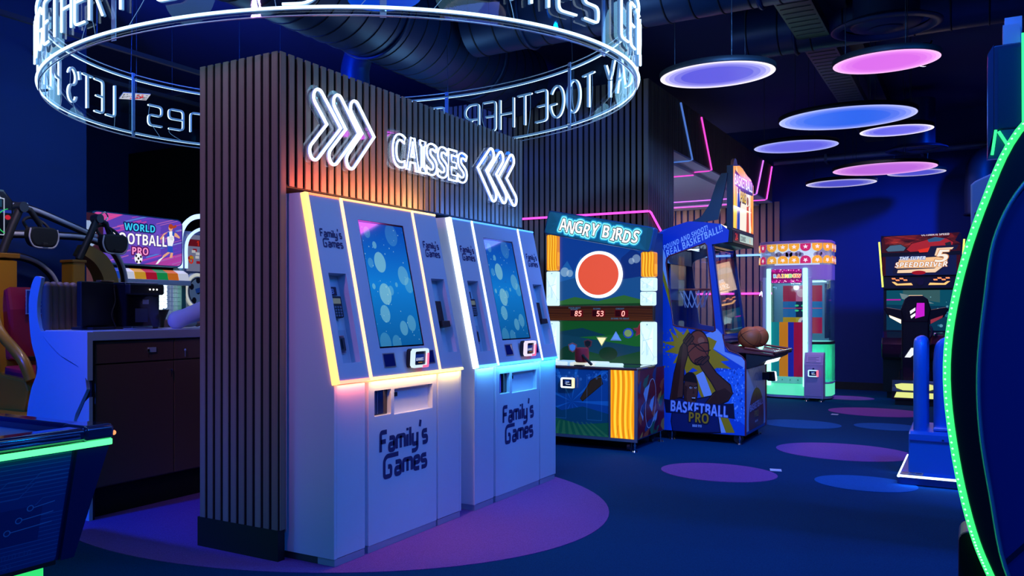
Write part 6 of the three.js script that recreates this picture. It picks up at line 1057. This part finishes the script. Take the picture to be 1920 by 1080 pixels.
for (const [x, y, l] of [[0.99, 2.03, 'black and white headset hanging from the tall yellow post'], [1.78, 2.02, 'black and white headset hanging in front of the football sign']]) {
  const o = thing('vr_headset', l, 'headset', [x, y, -3.44]);
  part('visor', exZ(smooth([[-0.13, 0.06], [-0.14, -0.02], [-0.1, -0.085], [0, -0.095], [0.1, -0.085], [0.14, -0.02], [0.13, 0.06], [0, 0.075]], 40, true).map(([a, b]) => [a, b]), -0.02, 0.08, [], 0.015), BLACK, o);
  part('white_rim', sweep(smooth([[-0.135, 0.06, 0.07], [-0.148, -0.02, 0.07], [-0.105, -0.092, 0.07], [0, -0.102, 0.07], [0.105, -0.092, 0.07], [0.148, -0.02, 0.07], [0.135, 0.06, 0.07]], 30), 0.008, 6), mat([0.7, 0.7, 0.75], 0.4), o);
  part('head_strap', [sweep(smooth([[-0.12, 0.06, 0.0], [-0.1, 0.13, -0.08], [0, 0.17, -0.12], [0.1, 0.13, -0.08], [0.12, 0.06, 0.0]], 24), 0.014, 6), sweep(smooth([[0, 0.07, 0.04], [0, 0.14, -0.02], [0, 0.17, -0.12]], 12), 0.012, 6)], BLACK, o); part('nose_gap', bx(0.05, 0.03, 0.02, 0, -0.075, 0.085, 0.008), RUBBER, o);
}
{
  const o = thing('ride_screen', 'dark hanging screen with white outlines and neon colours at the left edge', 'screen', [0.39, 0, -3.62]);
  part('panel', exZ([[-0.5, 2.0], [0.47, 2.0], [0.47, 2.33], [0.38, 2.42], [-0.5, 2.46]], -0.06, 0, [], 0.008), GLOSSBLACK, o);
  part('display', flat([[-0.48, 2.02], [0.45, 2.02], [0.45, 2.32], [0.37, 2.4], [-0.48, 2.44]], 0.003), backlit(canvas(256, 160, (g, w, h) => { g.fillStyle = '#03060f'; g.fillRect(0, 0, w, h); g.fillStyle = '#10405a'; g.fillRect(0, 40, 230, 24); g.fillStyle = '#1a2f9a'; g.fillRect(0, 72, w, 10); g.strokeStyle = '#c8d4f0'; g.lineWidth = 3; g.strokeRect(-10, 36, 246, 118); g.beginPath(); g.moveTo(150, 0); g.lineTo(236, 38); g.moveTo(216, 4); g.lineTo(226, 38); g.stroke(); g.strokeStyle = '#2fe06a'; g.beginPath(); g.arc(260, 110, 44, 2, 4.4); g.stroke(); dot(g, 246, 96, 8, '#d02030'); for (let i = 0; i < 30; i++) dot(g, 160 + rnd() * 60, 110 + rnd() * 40, 4, ['#c86a3a', '#a0c0d0', '#e04a8a', '#4ad08a'][i % 4]); }), 0.8), o);
  part('bracket', bc(-0.1, -0.04, 2.6, 4.7, -0.1, -0.04), BLACK, o);
}

// ---------- football game ----------
{
  const o = thing('football_game', 'football shooting game with a lit purple footballer sign and flag awning', 'arcade game', [3.2, 0, -4.6]);
  const WHT = mat([0.7, 0.72, 0.78], 0.35);
  part('sign_box', exZ(rrect(-0.69, 0.69, 1.9, 2.47, 0.08), -0.12, 0, [], 0.01), mat([0.05, 0.2, 0.4], 0.3), o);
  part('sign_face', flat(rrect(-0.67, 0.67, 1.915, 2.455, 0.07), 0.0015, [-0.67, 0.67, 1.915, 2.455]), backlit(canvas(1024, 420, (g, w, h) => {
    g.fillStyle = '#5a3fb4'; g.fillRect(0, 0, w, h); for (let i = 0; i < 46; i++) { const y = rnd() * h, x = rnd() * w, l = 80 + rnd() * 260; g.save(); g.translate(x, y); g.rotate(-0.25); g.fillStyle = ['rgba(255,70,160,0.55)', 'rgba(80,200,255,0.45)', 'rgba(120,60,220,0.5)', 'rgba(255,130,180,0.5)'][i % 4]; g.fillRect(0, 0, l, 5 + rnd() * 10); g.restore(); }
    pathFill(g, [[0, 0], [330, 0], [100, 90], [0, 110]], 'rgba(255,80,150,0.7)'); pathFill(g, [[560, h], [1024, 300], [1024, h]], 'rgba(255,60,140,0.5)'); pathFill(g, [[330, 60], [760, 60], [760, 320], [420, 330]], '#6a4cc4');
    text(g, 'WORLD', 520, 100, 88, '#38d6ff', { stroke: '#0a1a5a', lw: 22, sx: 1.15 }); text(g, 'FOOTBALL', 520, 205, 132, '#ffffff', { stroke: '#3a2a86', lw: 14, sx: 0.98 }); text(g, 'PRO', 520, 306, 88, '#ff9ad0', { stroke: '#5a0a5a', lw: 22, sx: 1.15 });
    dot(g, 500, 372, 46, '#f4f4fa'); for (const [x, y] of [[500, 372], [474, 350], [528, 356], [482, 402], [524, 398]]) dot(g, x, y, 11, '#15151f');
    const P = (pts, c) => pathFill(g, pts, c); P([[850, 110], [910, 100], [930, 180], [905, 240], [850, 240], [840, 170]], '#f2f4fb'); P([[850, 110], [800, 150], [780, 180], [760, 190], [752, 180], [800, 130]], '#e8a884'); P([[900, 105], [960, 120], [1000, 150], [996, 166], [940, 150]], '#e8a884'); P([[845, 118], [865, 108], [870, 150], [838, 160]], '#1f4fc0'); P([[905, 100], [935, 112], [925, 150], [905, 140]], '#1f4fc0'); P([[850, 240], [908, 240], [915, 300], [880, 300], [840, 300]], '#1f4fc0'); P([[850, 296], [882, 300], [800, 350], [770, 370], [790, 330]], '#e8a884'); P([[885, 300], [915, 300], [905, 345], [870, 350]], '#e8a884'); P([[800, 340], [780, 360], [730, 410], [700, 414], [740, 370]], '#f4f6fb'); dot(g, 884, 74, 26, '#e8a884', 30); dot(g, 888, 60, 28, '#b0401c', 22); P([[905, 60], [950, 40], [960, 60], [915, 80]], '#b0401c'); text(g, '10', 888, 170, 46, '#c8ccd8');
  }), 0.95), o, 'lit purple sign with a footballer');
  const flags = [['#f08a1c', '#f08a1c'], ['#1f4fc0', '#f4f4f4'], ['#f4f4f4', '#f08a1c'], ['#f4b02a', '#f4f4f4'], ['#c8142c', '#c8142c'], ['#18a04a', '#f0d020'], ['#f07a1c', '#f07a1c'], ['#f4f4f4', '#e8e8f0']];
  flags.forEach(([a, b], i) => part('awning_flag', exX([[0.02, 1.86], [0.1, 1.82], [0.12, 1.74], [0.1, 1.74], [0.08, 1.81], [0.0, 1.85]], -0.68 + i * 0.17, -0.68 + (i + 1) * 0.17 - 0.004), glow([...new THREE.Color(a).toArray()], 0.45, new THREE.Color(a).toArray()), o));
  part('awning_edge', bc(-0.7, 0.7, 1.68, 1.74, -0.02, 0.13, 0.01), WHT, o);
  part('post', bc(-0.7, -0.66, 0, 1.7, -0.02, 0.03), mat([0.05, 0.25, 0.2], 0.4), o); part('post', bc(0.63, 0.7, 0, 1.7, -0.02, 0.04), mat([0.05, 0.25, 0.2], 0.4), o);
  part('floor_box', bc(-0.7, 0.7, 0, 0.3, -1.2, 0), mat([0.03, 0.05, 0.12], 0.5), o); part('back_wall', bc(-0.7, 0.7, 0.3, 1.9, -1.25, -1.2), mat([0.02, 0.05, 0.16], 0.4), o);
  const wires = []; for (let x = -0.62; x < 0.63; x += 0.05) wires.push(bc(x, x + 0.004, 0.3, 1.68, 0.0, 0.004)); for (let y = 0.34; y < 1.68; y += 0.05) wires.push(bc(-0.66, 0.63, y, y + 0.004, 0.0, 0.004)); part('wire_grid', wires, mat([0.6, 0.65, 0.75], 0.4), o).userData.kind = 'stuff';
  part('led_matrix', Array.from({ length: 24 }, (_, i) => sph(0.03, 0.3 + (i % 4) * 0.07, 1.38 + Math.floor(i / 4) * 0.05 + (i % 4) * 0.02, -0.12, 8)), glow([0.7, 0.9, 1.0], 3.5), o, 'cluster of white lamps behind the wire grid').userData.kind = 'stuff';
  part('blue_light_bar', [bc(-0.2, 0.1, 1.5, 1.52, -0.4, -0.39), bc(-0.2, 0.1, 1.44, 1.455, -0.4, -0.39), bc(-0.1, 0.3, 1.33, 1.36, -0.5, -0.49)], glow([0.15, 0.5, 1.0], 2), o); part('magenta_light_bar', [bc(0.25, 0.33, 1.2, 1.22, -0.3, -0.29), bc(0.25, 0.33, 1.14, 1.16, -0.3, -0.29)], glow([0.9, 0.1, 0.9], 2), o);
  part('time_display', flat(rect(-0.52, -0.36, 1.6, 1.66), 0.01), backlit(canvas(96, 40, (g, w, h) => { g.fillStyle = '#200200'; g.fillRect(0, 0, w, h); text(g, 'TIME', w / 2, h / 2, 30, '#ff5a30'); }), 1.2), o);
  area([0.5, 0.4, 1.0], 1.5, 1.2, 0.5, [3.2, 2.18, -4.57], [3.2, 2.0, -3]); area([0.6, 0.85, 1.0], 3, 1.2, 0.4, [3.2, 1.66, -5.2], [3.2, 0.3, -5.0]);
}
{
  const o = thing('goal_game', 'white arched ball game with a round football emblem behind the slatted block', 'arcade game', [4.55, 0, -4.7]);
  const WHT = mat([0.7, 0.72, 0.78], 0.35);
  part('arch_light', sweep(smooth([[-0.6, 1.9, 0], [-0.58, 2.35, 0], [-0.4, 2.52, 0], [0, 2.56, 0], [0.5, 2.5, 0]], 30), 0.03, 8), glow([0.35, 0.5, 1.0], 2.2), o); part('arch_light', sweep(smooth([[-0.5, 1.9, 0], [-0.48, 2.24, 0], [-0.3, 2.38, 0], [0, 2.4, 0], [0.5, 2.36, 0]], 30), 0.02, 8), glow([0.35, 0.5, 1.0], 2), o);
  part('board', bc(-0.56, 0.5, 1.85, 2.36, -0.1, -0.04), mat([0.12, 0.14, 0.25], 0.4), o); part('board_print', flat(rect(-0.46, 0.4, 1.87, 2.32), -0.038), backlit(canvas(256, 160, (g, w, h) => { g.fillStyle = '#8a8fb4'; g.fillRect(0, 0, w, h); g.fillStyle = '#7a1420'; g.fillRect(0, 20, w, 30); text(g, '1', 60, 36, 30, '#ff3a20'); text(g, '0', 24, 110, 50, '#ff3a20'); for (let i = 0; i < 20; i++) { g.fillStyle = ['#1a2a6a', '#b0142a', '#d8a020', '#e8e8f0'][i % 4]; g.fillRect(rnd() * w, 60 + rnd() * 100, 20, 12); } }), 0.5), o);
  part('frame', [bc(-0.62, -0.54, 0, 1.9, -0.1, 0)], mat([0.35, 0.55, 0.55], 0.4), o); part('base', bc(-0.6, 0.6, 0, 0.4, -1.0, -0.05), mat([0.03, 0.05, 0.12], 0.5), o);
  const wires = []; for (let x = -0.52; x < 0.5; x += 0.05) wires.push(bc(x, x + 0.006, 0.4, 1.85, -0.06, -0.054)); for (let y = 0.44; y < 1.85; y += 0.05) wires.push(bc(-0.54, 0.5, y, y + 0.006, -0.06, -0.054)); part('wire_grid', wires, mat([0.6, 0.65, 0.75], 0.4), o).userData.kind = 'stuff'; part('backdrop', flat(rect(-0.54, 0.5, 0.4, 1.85), -0.6), glow([0.2, 0.3, 0.6], 0.5), o);
  const em = part('emblem', cyl(0.22, 0.22, 0.08, -0.42, 1.62, 0.08, 40, 'z'), WHT, o); part('emblem_face', new THREE.CircleGeometry(0.17, 36).translate(-0.42, 1.62, 0.1215), printed(canvas(128, 128, (g, w, h) => { dot(g, 64, 64, 64, '#f0eede'); g.strokeStyle = '#1a1a24'; g.lineWidth = 5; g.beginPath(); g.arc(64, 64, 60, 0, 7); g.stroke(); for (const [x, y] of [[64, 64], [64, 14], [22, 44], [106, 44], [38, 106], [90, 106]]) dot(g, x, y, 14, '#1a1a24'); pathFill(g, [[44, 54], [80, 46], [92, 66], [52, 74]], '#4a86c8'); })), em); part('emblem_ring', new THREE.TorusGeometry(0.2, 0.022, 10, 40).translate(-0.42, 1.62, 0.11), glow([0.9, 0.9, 0.75], 0.5, [0.6, 0.6, 0.5]), em);
}
{
  const o = thing('toy_machine', 'red framed prize machine with a white lit interior left of the football sign', 'arcade game', [2.02, 0, -4.32]);
  const RED = mat([0.45, 0.015, 0.03], 0.35);
  part('frame', [exZ(rrect(-0.5, 0.42, 0.9, 2.4, 0.12), -0.5, 0, [rrect(-0.42, 0.34, 2.05, 2.32, 0.08), rrect(-0.42, 0.34, 1.25, 1.9, 0.06)]), bc(-0.5, 0.42, 0, 0.9, -0.5, 0)], RED, o);
  part('header_light', flat(rrect(-0.42, 0.34, 2.05, 2.32, 0.08), -0.02, [-0.42, 0.34, 2.05, 2.32]), backlit(canvas(128, 64, (g, w, h) => { g.fillStyle = '#9ab0d8'; g.fillRect(0, 0, w, h); g.fillStyle = '#f4f8ff'; g.fillRect(20, 24, 90, 10); dot(g, 100, 40, 12, '#e8f0ff'); }), 0.9), o); part('lit_interior', flat(rect(-0.42, 0.34, 1.25, 1.9), -0.3), glow([0.6, 0.75, 0.95], 0.75), o);
  part('label_strip', flat(rect(-0.46, 0.38, 1.94, 2.02), 0.002), printed(canvas(128, 16, (g, w, h) => { g.fillStyle = '#6a1020'; g.fillRect(0, 0, w, h); g.fillStyle = '#d8c8d0'; for (let i = 0; i < 12; i++) g.fillRect(6 + i * 10, 5, 7, 5); })), o);
  for (const [x, y, c] of [[-0.28, 1.38, [0.8, 0.2, 0.4]], [-0.05, 1.36, [0.9, 0.55, 0.1]], [0.15, 1.4, [0.95, 0.75, 0.1]], [0.2, 1.5, [0.85, 0.3, 0.2]]]) part('plush_toy', sph(0.11, x, y, -0.2, 14), mat(c, 0.9), o);
}

// ---------- air hockey table, lower left ----------
{
  const o = thing('air_hockey_table', 'blue air hockey table edged with green light, lower left corner', 'game table', [-0.93, 0, -0.28]);
  const RAIL = mat([0.01, 0.03, 0.1], 0.1, 0.2, { clearcoat: 1, clearcoatRoughness: 0.05 }), NAVY = mat([0.012, 0.035, 0.18], 0.4);
  const Lx = -2.4, Dz = -1.3;
  // rail profile swept round the top
  const railSec = (x0, x1, z0, z1) => bc(x0, x1, 0.775, 0.84, z0, z1, 0.025);
  part('rail', [railSec(Lx, 0, -0.12, 0.0)], RAIL, o); part('rail', [railSec(-0.12, 0, Dz, 0.0)], RAIL, o); part('rail', [railSec(Lx, 0, Dz, Dz + 0.12)], RAIL, o); part('rail', [railSec(Lx, Lx + 0.12, Dz, 0)], RAIL, o);
  part('rail_groove', [sweep([V(Lx + 0.1, 0.812, 0.002), V(-0.2, 0.812, 0.002)], 0.006, 6), sweep([V(Lx + 0.1, 0.795, 0.004), V(-0.2, 0.795, 0.004)], 0.006, 6)], mat([0.03, 0.08, 0.25], 0.15), o);
  part('corner_cap', bc(-0.18, 0.012, 0.77, 0.848, -0.18, 0.012, 0.03), mat([0.02, 0.05, 0.15], 0.05, 0.3, { clearcoat: 1 }), o); part('corner_light', sph(0.012, 0.006, 0.8, 0.0, 10), glow([1.0, 0.3, 0.1], 1.5), o);
  part('playing_surface', bc(Lx + 0.1, -0.1, 0.76, 0.785, Dz + 0.1, -0.1), mat([0.35, 0.4, 0.42], 0.3), o);
  part('green_light_strip', [bc(Lx, -0.005, 0.745, 0.772, -0.012, 0.004, 0.004)], glow([0.08, 1.0, 0.25], 2.2), o); part('green_light_strip', [bc(-0.02, 0.004, 0.745, 0.772, Dz, -0.005, 0.004)], glow([0.08, 1.0, 0.25], 2.2), o);
  area(GREEN, 2, 2.2, 0.03, [-2.1, 0.755, -0.255], [-2.1, 0.4, 0.6]);
  part('body', [exX([[-0.03, 0.75], [-0.16, 0.2], [Dz + 0.16, 0.2], [Dz + 0.03, 0.75]], Lx + 0.1, -0.19)], NAVY, o);
  part('end_wedge', (() => { const g = exX([[-0.01, 0.75], [-0.14, 0.2], [Dz + 0.14, 0.2], [Dz + 0.01, 0.75]], -0.2, -0.01); const p = g.attributes.position; for (let i = 0; i < p.count; i++) if (p.getX(i) > -0.1) p.setX(i, p.getX(i) - (0.75 - p.getY(i)) * 0.2); g.computeVertexNormals(); return g; })(), mat([0.008, 0.02, 0.12], 0.3), o);
  const circuit = canvas(512, 512, (g, w, h) => { g.fillStyle = '#1b4f9a'; g.fillRect(0, 0, w, h); g.strokeStyle = '#3f86c8'; g.lineWidth = 3; for (let i = 0; i < 26; i++) { const y = 14 + i * 19; g.beginPath(); g.moveTo(0, y); const k = 120 + rnd() * 240; if (i > 6 && i < 14) { g.lineTo(k, y); g.lineTo(k + 60, y - 60); g.lineTo(w, y - 60); } else g.lineTo(w, y); g.stroke(); } g.fillStyle = '#153f86'; g.fillRect(250, 230, 170, 160); g.strokeStyle = '#6fb4e8'; g.lineWidth = 4; for (let i = 0; i < 3; i++) { g.beginPath(); g.arc(290 + i * 40, 330 - i * 46, 12, 0, 7); g.stroke(); g.beginPath(); g.moveTo(302 + i * 40, 330 - i * 46); g.lineTo(470, 318 - i * 46); g.stroke(); } text(g, '01001010010110', 260, 440, 34, '#2f6fb4', { fam: 'monospace', font: '' }); text(g, '0110100101', 230, 488, 34, '#2f6fb4', { fam: 'monospace', font: '' }); });
  circuit.wrapS = THREE.RepeatWrapping; const pan = part('side_print', flat(rrect(-1.95, -0.22, -0.28, 0.28, 0.02), 0, [-0.9, -0.22, -0.28, 0.28]), printed(circuit, 0.35), o, 'blue side panel printed with circuit lines'); pan.rotation.x = Math.atan(0.13 / 0.55); pan.position.set(0, 0.475, -0.09);
  const br = part('bumper_bracket', bx(1.2, 0.1, 0.04, -1.25, 0.55, -0.04, 0.006), mat([0.015, 0.05, 0.2], 0.4), o); part('bracket_bolt', [cyl(0.018, 0.018, 0.012, -0.7, 0.55, -0.016, 16, 'z')], DARKSTEEL, br); part('bracket_plate', bc(-1.9, -0.78, 0.6, 0.745, -0.06, -0.03, 0.004), mat([0.015, 0.04, 0.16], 0.4), br);
  part('lit_pedestal', bc(Lx + 0.5, -0.25, 0.0, 0.186, Dz + 0.35, -0.19, 0.02), glow([0.04, 0.9, 0.2], 0.9, [0.05, 0.3, 0.1]), o, 'green glowing pedestal');
  part('bottom_lip', bc(Lx + 0.1, -0.22, 0.185, 0.205, Dz + 0.16, -0.15), BLACK, o);
}

renderer.render(scene, camera);
